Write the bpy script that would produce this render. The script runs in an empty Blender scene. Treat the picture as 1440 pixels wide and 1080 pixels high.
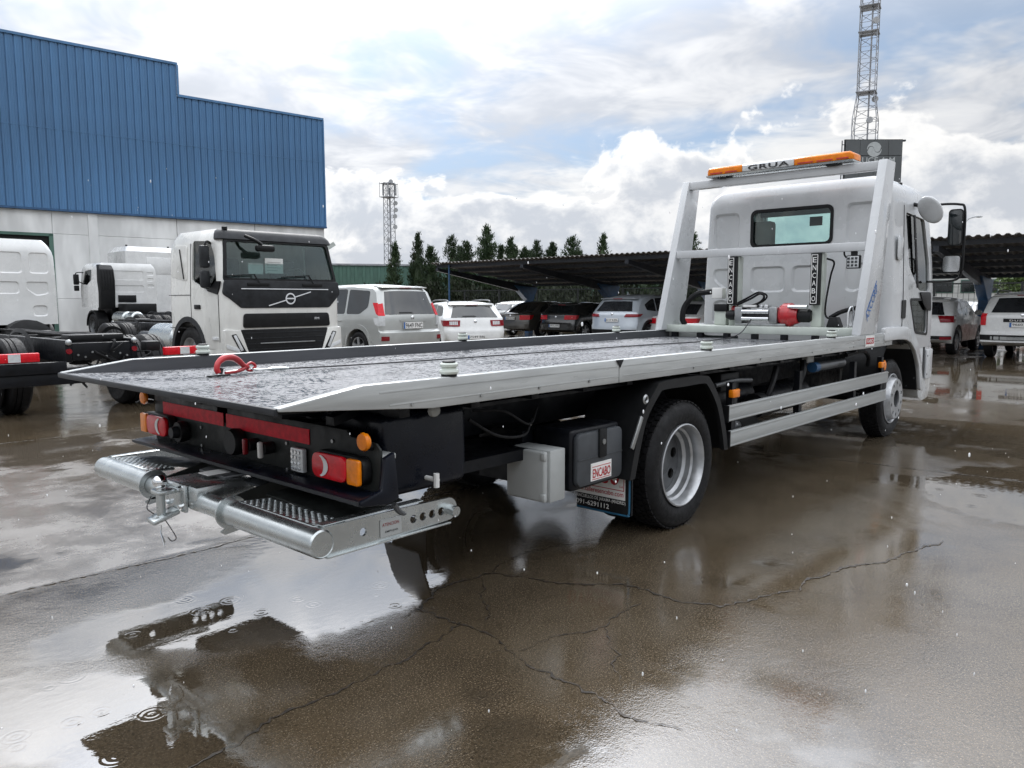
import bpy, bmesh, math, random
from mathutils import Vector, Matrix
from mathutils.geometry import tessellate_polygon
random.seed(7)
R = math.radians
SC = bpy.context.scene
COL = SC.collection

# ------------------------------------------------------------------ camera
cam_d = bpy.data.cameras.new('camera')
cam = bpy.data.objects.new('camera', cam_d)
COL.objects.link(cam)
YAW, PITCH, ROLL = R(42.144), R(6.103), R(-0.132)
CAM = Vector((-4.449, -3.653, 1.482))
_F = Vector((math.cos(YAW)*math.cos(PITCH), math.sin(YAW)*math.cos(PITCH), -math.sin(PITCH)))
_R = Vector((math.sin(YAW), -math.cos(YAW), 0)); _U = _R.cross(_F)
_R, _U = math.cos(ROLL)*_R + math.sin(ROLL)*_U, -math.sin(ROLL)*_R + math.cos(ROLL)*_U
cam.matrix_world = Matrix(((_R.x, _U.x, -_F.x, CAM.x), (_R.y, _U.y, -_F.y, CAM.y), (_R.z, _U.z, -_F.z, CAM.z), (0, 0, 0, 1)))
cam_d.sensor_fit = 'HORIZONTAL'; cam_d.sensor_width = 36.0; cam_d.lens = 1095.79/1440*36
cam_d.clip_start = 0.05; cam_d.clip_end = 3000
SC.camera = cam

# ------------------------------------------------------------------ light and sky
SUN_AZ, SUN_EL = R(54), R(44)
SUN_DIR = Vector((math.cos(SUN_AZ)*math.cos(SUN_EL), math.sin(SUN_AZ)*math.cos(SUN_EL), math.sin(SUN_EL)))
sd = bpy.data.lights.new('sun', 'SUN'); sd.energy = 1.1; sd.angle = R(14); sd.color = (1.0, 0.96, 0.9)
sun = bpy.data.objects.new('sun', sd); COL.objects.link(sun)
sun.rotation_euler = SUN_DIR.to_track_quat('Z', 'Y').to_euler()
SC.view_settings.view_transform = 'Standard'; SC.view_settings.look = 'None'
SC.view_settings.exposure = 0.0; SC.view_settings.gamma = 1.0
SC.view_settings.use_curve_mapping = False
SC.render.film_transparent = False
SC.cycles.use_denoising = True
SC.cycles.use_adaptive_sampling = True; SC.cycles.adaptive_threshold = .02
SC.cycles.max_bounces = 8; SC.cycles.transparent_max_bounces = 12
SC.cycles.sample_clamp_indirect = 6.0
SC.cycles.caustics_reflective = False; SC.cycles.caustics_refractive = False

class NT:
    """tiny helper for node graphs"""
    def __init__(s, tree): s.t = tree; s.n = tree.nodes; s.l = tree.links
    def new(s, typ, **kw):
        n = s.n.new(typ)
        for k, v in kw.items(): setattr(n, k, v)
        return n
    def put(s, sock, v):
        if isinstance(v, bpy.types.NodeSocket): s.l.new(v, sock)
        elif v is not None:
            if sock.type == 'RGBA' and not hasattr(v, '__len__'): v = (v, v, v, 1)
            if sock.type == 'RGBA' and len(v) == 3: v = (*v, 1)
            sock.default_value = v
    def math(s, op, a, b=None, c=None, clamp=False):
        n = s.new('ShaderNodeMath', operation=op, use_clamp=clamp)
        for i, v in enumerate((a, b, c)):
            if v is not None: s.put(n.inputs[i], v)
        return n.outputs[0]
    def vmath(s, op, a, b=None):
        n = s.new('ShaderNodeVectorMath', operation=op)
        s.put(n.inputs[0], a)
        if b is not None: s.put(n.inputs[1], b)
        return n.outputs[1] if op in ('DOT_PRODUCT', 'LENGTH', 'DISTANCE') else n.outputs[0]
    def mix(s, f, a, b, typ='MIX'):
        n = s.new('ShaderNodeMix', data_type='RGBA', blend_type=typ)
        s.put(n.inputs[0], f); s.put(n.inputs[6], a); s.put(n.inputs[7], b)
        return n.outputs[2]
    def ss(s, v, a, b, lo=0.0, hi=1.0, typ='SMOOTHSTEP'):
        n = s.new('ShaderNodeMapRange', interpolation_type=typ)
        s.put(n.inputs[0], v); s.put(n.inputs[1], a); s.put(n.inputs[2], b); s.put(n.inputs[3], lo); s.put(n.inputs[4], hi)
        return n.outputs[0]
    def noise(s, vec, scale, detail=4, rough=.5, dist=0.0):
        n = s.new('ShaderNodeTexNoise')
        if vec is not None: s.put(n.inputs['Vector'], vec)
        n.inputs['Scale'].default_value = scale; n.inputs['Detail'].default_value = detail
        n.inputs['Roughness'].default_value = rough; n.inputs['Distortion'].default_value = dist
        return n.outputs[0]

def make_world():
    w = bpy.data.worlds.new('World'); SC.world = w; w.use_nodes = True
    t = NT(w.node_tree); t.n.clear()
    out = t.new('ShaderNodeOutputWorld'); bg = t.new('ShaderNodeBackground')
    t.l.new(bg.outputs[0], out.inputs[0])
    sky = t.new('ShaderNodeTexSky', sky_type='NISHITA')
    sky.sun_disc = False; sky.sun_elevation = SUN_EL; sky.sun_rotation = math.pi/2 - SUN_AZ
    sky.air_density = 1.0; sky.dust_density = 1.0; sky.ozone_density = 1.0
    tc = t.new('ShaderNodeTexCoord'); d = tc.outputs['Generated']
    sp = t.new('ShaderNodeSeparateXYZ'); t.l.new(d, sp.inputs[0]); z = sp.outputs[2]
    zc = t.math('MAXIMUM', z, 0.0)
    # clear sky between the clouds
    clear = t.mix(0.65, sky.outputs[0], (3.2, 4.55, 6.6))
    # high thin veil, laid out on a flat layer overhead
    inv = t.math('DIVIDE', 1.0, t.math('ADD', zc, 0.16))
    lay = t.vmath('MULTIPLY', d, t.new('ShaderNodeCombineXYZ').outputs[0])
    cx = t.new('ShaderNodeCombineXYZ'); t.put(cx.inputs[0], inv); t.put(cx.inputs[1], inv); t.put(cx.inputs[2], inv)
    lay = t.vmath('MULTIPLY', d, cx.outputs[0])
    lay = t.vmath('MULTIPLY', lay, (1.0, 1.0, 0.3))
    v1 = t.noise(lay, 1.15, 5, .55, .25)
    v2 = t.noise(t.vmath('ADD', lay, (7.3, 2.1, 0.0)), 3.2, 4, .6, .4)
    veil = t.ss(t.math('ADD', t.math('MULTIPLY', v1, .75), t.math('MULTIPLY', v2, .25)), .365, .54)
    veil = t.math('MAXIMUM', veil, t.ss(zc, .24, .38))
    vcol = t.mix(t.ss(v2, .36, .68), (5.7, 5.95, 6.45), (8.2, 8.25, 8.4))
    c = t.mix(t.math('MULTIPLY', veil, .93), clear, vcol)
    # streaks of brighter cirrus
    st = t.noise(t.vmath('MULTIPLY', d, (3.0, 3.0, 17.0)), 1.35, 5, .58, .5)
    stm = t.math('MULTIPLY', t.ss(st, .54, .70), t.ss(zc, .33, .14))
    c = t.mix(t.math('MULTIPLY', stm, .8), c, (9.4, 9.4, 9.3))
    # cumulus banks above the horizon
    cv = t.vmath('MULTIPLY', d, (1.0, 1.0, 1.45))
    big = t.noise(t.vmath('ADD', cv, (3.7, 1.9, 0.0)), 2.3, 2, .5)
    n1 = t.noise(t.vmath('ADD', cv, (1.3, 4.2, 0.4)), 7.0, 7, .54, .3)
    dens = t.math('ADD', t.math('MULTIPLY', n1, .62), t.math('MULTIPLY', big, .55))
    thr = t.math('ADD', .40, t.math('MULTIPLY', zc, 1.22))
    dd = t.math('SUBTRACT', dens, thr)
    mask = t.ss(dd, -.004, .028)
    n2 = t.noise(t.vmath('ADD', cv, (1.3, 4.2, .37)), 15.0, 5, .6, .1)
    edge = t.ss(dd, .005, .085)
    inner = t.mix(t.ss(n2, .42, .66), (6.0, 6.35, 6.95), (9.0, 9.05, 9.15))
    ccol = t.mix(edge, (10.6, 10.5, 10.3), inner)
    c = t.mix(t.math('MULTIPLY', mask, .95), c, ccol)
    # light of the veiled sun spreading through the cloud
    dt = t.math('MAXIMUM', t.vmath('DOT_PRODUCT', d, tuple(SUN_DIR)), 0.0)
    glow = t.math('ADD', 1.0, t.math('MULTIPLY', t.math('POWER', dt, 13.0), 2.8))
    # overcast brightening overhead, set mostly above the frame and raised to add light
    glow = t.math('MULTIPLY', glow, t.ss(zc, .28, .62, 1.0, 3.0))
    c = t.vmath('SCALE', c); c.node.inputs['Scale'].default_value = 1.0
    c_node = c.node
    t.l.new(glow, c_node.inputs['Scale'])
    # towards the ground the haze closes
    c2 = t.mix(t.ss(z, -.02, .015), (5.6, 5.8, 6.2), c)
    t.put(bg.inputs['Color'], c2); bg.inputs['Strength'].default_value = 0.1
    w.cycles.sampling_method = 'MANUAL'; w.cycles.sample_map_resolution = 512
make_world()

# ------------------------------------------------------------------ mesh helpers
class MB:
    def __init__(s): s.bm = bmesh.new()
    def v(s, p): return s.bm.verts.new(p)
    def face(s, pts):
        vs = [p if isinstance(p, bmesh.types.BMVert) else s.v(p) for p in pts]
        try: return s.bm.faces.new(vs)
        except ValueError: return None
    def box(s, x0, x1, y0, y1, z0, z1):
        P = [s.v((x, y, z)) for x in (x0, x1) for y in (y0, y1) for z in (z0, z1)]
        for f in ((0,1,3,2),(4,6,7,5),(0,4,5,1),(2,3,7,6),(0,2,6,4),(1,5,7,3)): s.bm.faces.new([P[i] for i in f])
        return s
    def bar(s, p, q, w, h, up=(0,0,1)):
        p, q = Vector(p), Vector(q); d = (q-p).normalized(); up = Vector(up)
        if abs(d.dot(up)) > .98: up = Vector((1,0,0))
        a = d.cross(up).normalized()*w/2; b = a.cross(d).normalized()*h/2
        P = [s.v(c + i*a + j*b) for c in (p, q) for i, j in ((-1,-1),(1,-1),(1,1),(-1,1))]
        for f in ((3,2,1,0),(4,5,6,7),(0,1,5,4),(1,2,6,5),(2,3,7,6),(3,0,4,7)): s.bm.faces.new([P[i] for i in f])
        return s
    def ring(s, c, d, r, n, up=None, ry=None):
        d = Vector(d).normalized(); up = Vector(up) if up else (Vector((0,0,1)) if abs(d.z) < .9 else Vector((1,0,0)))
        a = d.cross(up).normalized(); b = a.cross(d).normalized(); ry = ry or r
        return [s.v(Vector(c) + a*r*math.cos(t*2*math.pi/n) + b*ry*math.sin(t*2*math.pi/n)) for t in range(n)]
    def join(s, r0, r1, closed=True):
        n = len(r0)
        for i in range(n if closed else n-1):
            j = (i+1) % n
            s.face((r0[i], r0[j], r1[j], r1[i]))
    def tube(s, pts, r, n=10, caps=True, closed=False):
        pts = [Vector(p) for p in pts]; rs = []
        rad = r if hasattr(r, '__len__') else [r]*len(pts)
        ref = None
        for i, p in enumerate(pts):
            a = pts[i-1] if (i > 0 or closed) else p
            b = pts[(i+1) % len(pts)] if (i < len(pts)-1 or closed) else p
            d = (b-a).normalized()
            if ref is None: ref = Vector((0,0,1)) if abs(d.z) < .9 else Vector((1,0,0))
            u = (ref - d*ref.dot(d)).normalized(); w = d.cross(u); ref = u
            rs.append([s.v(p + u*rad[i]*math.cos(t*2*math.pi/n) + w*rad[i]*math.sin(t*2*math.pi/n)) for t in range(n)])
        for a, b in zip(rs, rs[1:]): s.join(a, b)
        if closed: s.join(rs[-1], rs[0])
        elif caps:
            s.face(list(reversed(rs[0]))); s.face(rs[-1])
        return s
    def cyl(s, p, q, r, n=16, r2=None): return s.tube([p, q], [r, r if r2 is None else r2], n)
    def lathe(s, prof, o, ax, n=28, closed=False):
        """prof = [(radius, distance along ax)]"""
        o, ax = Vector(o), Vector(ax).normalized(); rings = []
        up = Vector((0,0,1)) if abs(ax.z) < .9 else Vector((1,0,0))
        for r, h in prof:
            rings.append([s.v(o+ax*h)] if r < 1e-6 else s.ring(o+ax*h, ax, r, n, up))
        seq = list(zip(rings, rings[1:])) + ([(rings[-1], rings[0])] if closed else [])
        for a, b in seq:
            if len(a) == 1 and len(b) == 1: continue
            if len(a) == 1:
                for i in range(n): s.face((a[0], b[(i+1) % n], b[i]))
            elif len(b) == 1:
                for i in range(n): s.face((a[i], a[(i+1) % n], b[0]))
            else: s.join(a, b)
        return s
    def prism(s, pts, off):
        pts = [Vector(p) for p in pts]; off = Vector(off)
        a = [s.v(p) for p in pts]; b = [s.v(p+off) for p in pts]
        s.face(list(reversed(a))); s.face(b); s.join(a, b)
        return s
    def loft(s, loops, cap0=True, cap1=True):
        L = [[s.v(p) for p in lp] for lp in loops]
        for a, b in zip(L, L[1:]): s.join(a, b)
        if cap0: s.face(list(reversed(L[0])))
        if cap1: s.face(L[-1])
        return s
    def sphere(s, c, r, n=10, m=6, sc=(1,1,1)):
        c = Vector(c); rows = []
        for i in range(m+1):
            t = math.pi*i/m
            if i in (0, m): rows.append([s.v(c+Vector((0,0,r*math.cos(t)*sc[2])))])
            else: rows.append([s.v(c+Vector((r*math.sin(t)*math.cos(k*2*math.pi/n)*sc[0], r*math.sin(t)*math.sin(k*2*math.pi/n)*sc[1], r*math.cos(t)*sc[2]))) for k in range(n)])
        for a, b in zip(rows, rows[1:]):
            for k in range(n):
                j = (k+1) % n
                if len(a) == 1: s.face((a[0], b[k], b[j]))
                elif len(b) == 1: s.face((a[k], b[0], a[j]))
                else: s.face((a[k], b[k], b[j], a[j]))
        return s
    def holed(s, outer, holes, fn, off):
        """flat plate with holes: outer/holes are 2-D loops, fn maps (u,v) to 3-D, off is the thickness vector"""
        off = Vector(off); loops = [outer]+list(holes)
        tri = tessellate_polygon([[Vector((u, v, 0)) for u, v in lp] for lp in loops])
        flat = [p for lp in loops for p in lp]
        a = [s.v(fn(u, v)) for u, v in flat]; b = [s.v(Vector(fn(u, v))+off) for u, v in flat]
        for t in tri:
            s.face([a[i] for i in t]); s.face([b[i] for i in reversed(t)])
        k = 0
        for lp in loops:
            n = len(lp); s.join(a[k:k+n], b[k:k+n]); k += n
        return s
    def mesh(s, name, bev=0, seg=2, ang=32, smooth=True, weld=False):
        bm = s.bm
        if weld: bmesh.ops.remove_doubles(bm, verts=bm.verts, dist=1e-5)
        bmesh.ops.recalc_face_normals(bm, faces=bm.faces)
        if bev:
            es = [e for e in bm.edges if len(e.link_faces) == 2 and e.calc_face_angle(0) > R(28)]
            bmesh.ops.bevel(bm, geom=es, offset=bev, segments=seg, affect='EDGES', clamp_overlap=True, profile=.5)
        me = bpy.data.meshes.new(name); bm.to_mesh(me); bm.free()
        if smooth:
            for p in me.polygons: p.use_smooth = True
            me.set_sharp_from_angle(angle=R(ang))
        return me
    def build(s, name, mat, parent=None, bev=0, seg=2, ang=32, smooth=True, mw=None):
        return ob(name, s.mesh(name, bev, seg, ang, smooth), mat, parent, mw)

def ob(name, me, mat=None, parent=None, mw=None):
    o = bpy.data.objects.new(name, me); COL.objects.link(o)
    if mat is not None and hasattr(me, 'materials') and not me.materials: me.materials.append(MAT[mat] if isinstance(mat, str) else mat)
    if mw is not None: o.matrix_local = mw
    if parent is not None: o.parent = parent
    return o
def tag(o, label, cat, group=None):
    o['label'] = label; o['category'] = cat
    if group: o['group'] = group
    return o
def struct(o): o['kind'] = 'structure'; return o
def thing(name, label, cat, loc=(0,0,0), rz=0, group=None):
    o = bpy.data.objects.new(name, None); COL.objects.link(o)
    o.empty_display_size = .2
    o.location = loc; o.rotation_euler = (0, 0, rz)
    return tag(o, label, cat, group)
def copy_tree(o, parent=None):
    c = o.copy(); COL.objects.link(c); c.parent = parent
    for ch in list(o.children): copy_tree(ch, c)
    return c
def boolean(me, cutters, name):
    """mesh minus cutter meshes, exact solver"""
    a = bpy.data.objects.new('tmp_a', me); COL.objects.link(a); tmp = [a]
    for cme in cutters:
        b = bpy.data.objects.new('tmp_b', cme); COL.objects.link(b); tmp.append(b)
        m = a.modifiers.new('b', 'BOOLEAN'); m.operation = 'DIFFERENCE'; m.solver = 'EXACT'; m.object = b
    bpy.context.view_layer.update()
    dg = bpy.context.evaluated_depsgraph_get()
    r = bpy.data.meshes.new_from_object(a.evaluated_get(dg)); r.name = name
    for o in tmp: bpy.data.objects.remove(o)
    for p in r.polygons: p.use_smooth = True
    r.set_sharp_from_angle(angle=R(30))
    return r
_txt = {}
def text_mesh(s, bold=0.0, depth=0.004, spacing=1.0):
    """letters in the XY plane, normalised to x 0..w, y 0..1 of the tight box; returns mesh, aspect"""
    cu = bpy.data.curves.new('txt', 'FONT'); cu.body = s; cu.size = 1; cu.offset = bold; cu.extrude = 0; cu.space_character = spacing
    cu.resolution_u = 3
    o = bpy.data.objects.new('txt', cu); COL.objects.link(o); bpy.context.view_layer.update()
    me = bpy.data.meshes.new_from_object(o.evaluated_get(bpy.context.evaluated_depsgraph_get()))
    bpy.data.objects.remove(o); bpy.data.curves.remove(cu)
    return me
def letters(name, s, mat, parent, origin, ux, uy, width, height, bold=.02, spacing=1.0, lift=.003):
    """text filling a width x height box; origin = lower left, ux/uy its axes"""
    me = text_mesh(s, bold, spacing=spacing)
    xs = [v.co.x for v in me.vertices]; ys = [v.co.y for v in me.vertices]
    x0, x1, y0, y1 = min(xs), max(xs), min(ys), max(ys)
    ux, uy = Vector(ux).normalized(), Vector(uy).normalized(); n = ux.cross(uy).normalized()
    for v in me.vertices:
        a = (v.co.x-x0)/(x1-x0)*width; b = (v.co.y-y0)/(y1-y0)*height
        v.co = Vector(origin)+ux*a+uy*b+n*lift
    me.materials.clear()
    me.update()
    return ob(name, me, mat, parent)
def rrect(u0, u1, v0, v1, r, n=4):
    P = []
    for cx, cy, a0 in ((u1-r, v1-r, 0), (u0+r, v1-r, 90), (u0+r, v0+r, 180), (u1-r, v0+r, 270)):
        for k in range(n+1):
            a = R(a0+90*k/n); P.append((cx+r*math.cos(a), cy+r*math.sin(a)))
    return P
def circ(cx, cy, r, n=16): return [(cx+r*math.cos(2*math.pi*k/n), cy+r*math.sin(2*math.pi*k/n)) for k in range(n)]
def rpoly(pts, r, n=4):
    """round the corners of a polygon"""
    out = []; m = len(pts)
    for i in range(m):
        p, a, b = Vector(pts[i]), Vector(pts[i-1]), Vector(pts[(i+1) % m])
        da, db = (a-p), (b-p); t = min(r, da.length*.45, db.length*.45)
        A, B = p+da.normalized()*t, p+db.normalized()*t
        for k in range(n+1):
            q = k/n; out.append(tuple((1-q)**2*A + 2*q*(1-q)*p + q*q*B))
    return out
def arc(cx, cz, r, a0, a1, n): return [(cx+r*math.cos(R(a0+(a1-a0)*k/n)), cz+r*math.sin(R(a0+(a1-a0)*k/n))) for k in range(n+1)]
def curve(pts, n=8):
    """Catmull-Rom through points"""
    P = [Vector(p) for p in pts]; P = [2*P[0]-P[1]]+P+[2*P[-1]-P[-2]]; out = []
    for i in range(1, len(P)-2):
        for k in range(n):
            t = k/n
            out.append(.5*((2*P[i])+(-P[i-1]+P[i+1])*t+(2*P[i-1]-5*P[i]+4*P[i+1]-P[i+2])*t*t+(-P[i-1]+3*P[i]-3*P[i+1]+P[i+2])*t**3))
    out.append(P[-2]); return out
# ------------------------------------------------------------------ materials
MAT = {}
def mat(name, col, rough=.5, metal=0.0, var=0.12, vs=6.0, bump=0.0, bs=40.0, coat=0.0, spec=.5, ior=1.5, rvar=.0, stretch=None, emis=None, trans=0.0, orand=0.0):
    m = bpy.data.materials.new(name); m.use_nodes = True; t = NT(m.node_tree)
    b = t.n['Principled BSDF']; tc = t.new('ShaderNodeTexCoord'); p = tc.outputs['Object']
    if stretch: p = t.vmath('MULTIPLY', p, stretch)
    n = t.noise(p, vs, 3, .6)
    c2 = tuple(max(0, x*(1-var*1.6)) for x in col); c3 = tuple(min(1, x*(1+var)) for x in col)
    cc = t.mix(t.ss(n, .3, .7), c2, c3)
    if orand:   # each sheet or panel of a wall differs a little from its neighbours
        hv = t.new('ShaderNodeHueSaturation'); t.put(hv.inputs['Color'], cc)
        t.put(hv.inputs['Value'], t.ss(t.new('ShaderNodeObjectInfo').outputs['Random'], 0, 1, 1-orand, 1+orand, 'LINEAR')); cc = hv.outputs[0]
    t.put(b.inputs['Base Color'], cc)
    if rvar: t.put(b.inputs['Roughness'], t.ss(t.noise(p, vs*2.3, 4, .6), .3, .7, max(.02, rough-rvar), min(1, rough+rvar)))
    else: b.inputs['Roughness'].default_value = rough
    b.inputs['Metallic'].default_value = metal; b.inputs['IOR'].default_value = ior
    b.inputs['Specular IOR Level'].default_value = spec
    b.inputs['Coat Weight'].default_value = coat; b.inputs['Coat Roughness'].default_value = .04
    b.inputs['Transmission Weight'].default_value = trans
    if bump:
        bn = t.new('ShaderNodeBump'); bn.inputs['Strength'].default_value = bump; bn.inputs['Distance'].default_value = .01
        t.put(bn.inputs['Height'], t.noise(p, bs, 4, .6)); t.l.new(bn.outputs[0], b.inputs['Normal'])
    if emis: t.put(b.inputs['Emission Color'], emis[0]); b.inputs['Emission Strength'].default_value = emis[1]
    MAT[name] = m; return m
# painted bodies, metals, rubber
mat('tow_paint', (.53,.545,.555), .30, rvar=.08, var=.06, vs=1.7, coat=.5, bump=.02, bs=120)
mat('white_paint', (.74,.75,.74), .28, rvar=.08, var=.06, vs=1.7, coat=.6, bump=.02, bs=120)
mat('rail_paint', (.41,.425,.42), .35, rvar=.1, var=.11, vs=3, coat=.2, stretch=(.6,6,6))
mat('guard_alu', (.40,.415,.41), .34, metal=.35, var=.06, vs=4, stretch=(.5,8,8))
mat('grey_green_paint', (.50,.54,.49), .35, var=.08, vs=4)
mat('warm_white_paint', (.70,.70,.665), .3, rvar=.08, var=.08, vs=1.7, stretch=(1,1,.5), coat=.5)
mat('silver_paint', (.46,.475,.46), .3, metal=.35, var=.05, vs=2, coat=.6)
mat('silver_blue_paint', (.42,.46,.50), .3, metal=.35, var=.05, vs=2, coat=.6)
mat('dark_paint', (.035,.036,.036), .25, metal=.2, var=.1, vs=3, coat=.6)
mat('brown_paint', (.075,.07,.06), .25, metal=.3, var=.1, vs=3, coat=.6)
mat('black_frame', (.0035,.0042,.0062), .45, spec=.25, var=.3, vs=8, rvar=.15)
mat('navy_tank', (.0035,.005,.010), .3, spec=.25, var=.2, vs=3, rvar=.1)
mat('black_plastic', (.0085,.009,.0098), .5, spec=.25, var=.2, vs=9, bump=.15, bs=160)
mat('grey_plastic', (.022,.024,.027), .5, spec=.25, var=.2, vs=6, bump=.12, bs=160)
mat('tool_grey', (.045,.05,.056), .5, var=.12, vs=6, bump=.1, bs=160)
mat('liner_grey', (.07,.073,.08), .45, var=.12, vs=3, stretch=(.4,4,4))
mat('dark_board', (.011,.0125,.0118), .5, spec=.25, var=.25, vs=5, rvar=.1)
mat('box_grey', (.36,.375,.37), .45, var=.06, vs=4)
mat('rubber', (.006,.006,.0068), .6, spec=.25, var=.35, vs=14, bump=.2, bs=90, rvar=.1)
mat('steel_rim', (.42,.43,.44), .38, metal=.75, var=.12, vs=9, rvar=.1)
mat('dark_rim', (.12,.125,.13), .4, metal=.6, var=.12, vs=9)
mat('galvanised', (.52,.55,.55), .27, metal=.95, var=.06, vs=5, rvar=.05)
mat('chrome', (.75,.76,.77), .12, metal=1.0, var=.05)
mat('steel', (.35,.36,.36), .3, metal=.9, var=.15, vs=9)
mat('steel_cable', (.06,.06,.065), .5, metal=.5, var=.2, vs=60)
mat('red_paint', (.42,.012,.018), .3, var=.15, vs=7, coat=.4)
mat('red_reflective', (.62,.012,.03), .45, var=.12, vs=30, spec=.25)
mat('red_lens', (.62,.008,.018), .22, var=.1, vs=25, coat=.15, spec=.3)
mat('dark_red_lens', (.22,.008,.014), .22, var=.1, vs=25, coat=.15, spec=.3)
mat('amber_lens', (.80,.22,.006), .22, var=.1, vs=25, coat=.15, spec=.3)
mat('clear_lens', (.62,.64,.65), .1, var=.06, vs=25, coat=.7)
mat('white_plastic', (.72,.72,.70), .4, var=.05)
mat('white_print', (.78,.78,.76), .5, var=.04)
mat('black_print', (.01,.01,.012), .5, var=.1)
mat('red_print', (.42,.012,.02), .5, var=.1)
mat('blue_print', (.03,.12,.36), .5, var=.1)
mat('paper', (.66,.68,.66), .6, var=.03)
mat('blue_trim', (.02,.11,.20), .4, var=.1)
# buildings
mat('blue_cladding', (.072,.185,.355), .42, var=.13, vs=1.1, rvar=.08, stretch=(1,1,.15), orand=.07)
mat('blue_post', (.025,.085,.19), .4, var=.12)
mat('concrete_wall', (.77,.78,.77), .8, var=.13, vs=.8, bump=.15, bs=30, stretch=(1,1,.35), orand=.05)
mat('green_cladding', (.07,.145,.115), .5, var=.12, vs=.6)
mat('carport_sheet', (.12,.11,.10), .55, var=.22, vs=1.6, rvar=.1)
mat('carport_steel', (.018,.022,.03), .5, var=.2)
mat('fence_black', (.012,.014,.014), .5, var=.2)
mat('billboard_grey', (.075,.082,.085), .6, var=.1, vs=.4)
mat('billboard_mark', (.36,.38,.38), .6, var=.05)
mat('tower_steel', (.30,.31,.33), .5, metal=.4, var=.2, vs=.8)
mat('far_wall', (.50,.51,.49), .8, var=.1, vs=.5)
mat('brick_red', (.20,.09,.07), .8, var=.2, vs=2)
mat('dark_void', (.006,.006,.007), .9, var=.2)
mat('interior', (.075,.075,.078), .7, var=.2)
mat('sleet', (.82,.84,.86), .2, var=.02)
mat('lamp_grey', (.35,.36,.37), .5, var=.1)
def glass_mat(name, tint, rough=.015, ior=1.5, body=.0):
    m = bpy.data.materials.new(name); m.use_nodes = True; t = NT(m.node_tree); t.n.clear()
    o = t.new('ShaderNodeOutputMaterial'); tr = t.new('ShaderNodeBsdfTransparent'); gl = t.new('ShaderNodeBsdfGlossy'); mx = t.new('ShaderNodeMixShader')
    fr = t.new('ShaderNodeFresnel'); fr.inputs[0].default_value = ior
    n = t.noise(t.new('ShaderNodeTexCoord').outputs['Object'], 30, 3, .5)
    tr.inputs[0].default_value = (*tint, 1); t.put(gl.inputs['Roughness'], t.ss(n, .3, .7, rough, rough*2.5)); gl.inputs[0].default_value = (.95,.97,.97,1)
    t.l.new(fr.outputs[0], mx.inputs[0]); t.l.new(tr.outputs[0], mx.inputs[1]); t.l.new(gl.outputs[0], mx.inputs[2]); t.l.new(mx.outputs[0], o.inputs[0])
    MAT[name] = m
glass_mat('clear_glass', (.80,.90,.89)); glass_mat('tint_glass', (.34,.46,.45))
mat('dark_glass', (.012,.016,.018), .04, var=.2, vs=3, spec=.7, coat=.4)
mat('privacy_glass', (.02,.022,.025), .06, var=.2, vs=3, spec=.6)

def leaf_mat(name, a, b):
    m = bpy.data.materials.new(name); m.use_nodes = True; t = NT(m.node_tree); p = t.n['Principled BSDF']
    n = t.noise(t.new('ShaderNodeTexCoord').outputs['Object'], 2.2, 5, .65)
    oi = t.new('ShaderNodeObjectInfo')
    c = t.mix(t.ss(n, .3, .7), a, b)
    hs = t.new('ShaderNodeHueSaturation'); t.put(hs.inputs['Color'], c); t.put(hs.inputs['Value'], t.ss(oi.outputs['Random'], 0, 1, .75, 1.2, 'LINEAR'))
    t.l.new(hs.outputs[0], p.inputs['Base Color']); p.inputs['Roughness'].default_value = .6; p.inputs['Specular IOR Level'].default_value = .3
    MAT[name] = m
leaf_mat('cypress_leaf', (.018,.035,.016), (.05,.078,.032))
leaf_mat('broad_leaf', (.05,.085,.025), (.09,.13,.04))
leaf_mat('hedge_leaf', (.012,.018,.009), (.028,.037,.018))
mat('bark', (.07,.05,.035), .9, var=.3, vs=8)

def deck_mat():
    m = bpy.data.materials.new('wet_deck'); m.use_nodes = True; t = NT(m.node_tree); b = t.n['Principled BSDF']
    p = t.new('ShaderNodeTexCoord').outputs['Object']
    n = t.noise(p, 5, 3, .6); big = t.noise(t.vmath('MULTIPLY', p, (.7,1.5,1)), 1.7, 4, .6, .4)
    q = t.vmath('MULTIPLY', p, (1.25, 1.0, 1.0))
    beads = t.noise(q, 33, 3, .62, .5)
    # film of water broken up by the anti-slip grain: more of it where it pools
    film = t.ss(t.math('ADD', beads, t.math('MULTIPLY', t.math('SUBTRACT', big, .5), .5)), .49, .535)
    t.put(b.inputs['Base Color'], t.mix(t.ss(n, .3, .7), (.065,.069,.078), (.10,.104,.114)))
    t.put(b.inputs['Roughness'], t.ss(film, 0, 1, .45, .05))
    t.put(b.inputs['IOR'], t.ss(film, 0, 1, 1.45, 2.0))
    bn = t.new('ShaderNodeBump'); bn.inputs['Distance'].default_value = .012; bn.inputs['Strength'].default_value = .5
    t.put(bn.inputs['Height'], t.math('ADD', t.math('MULTIPLY', beads, t.ss(film, 0, 1, 1.0, .25)), t.math('MULTIPLY', film, .12)))
    t.l.new(bn.outputs[0], b.inputs['Normal'])
    MAT['wet_deck'] = m
deck_mat()

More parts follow.
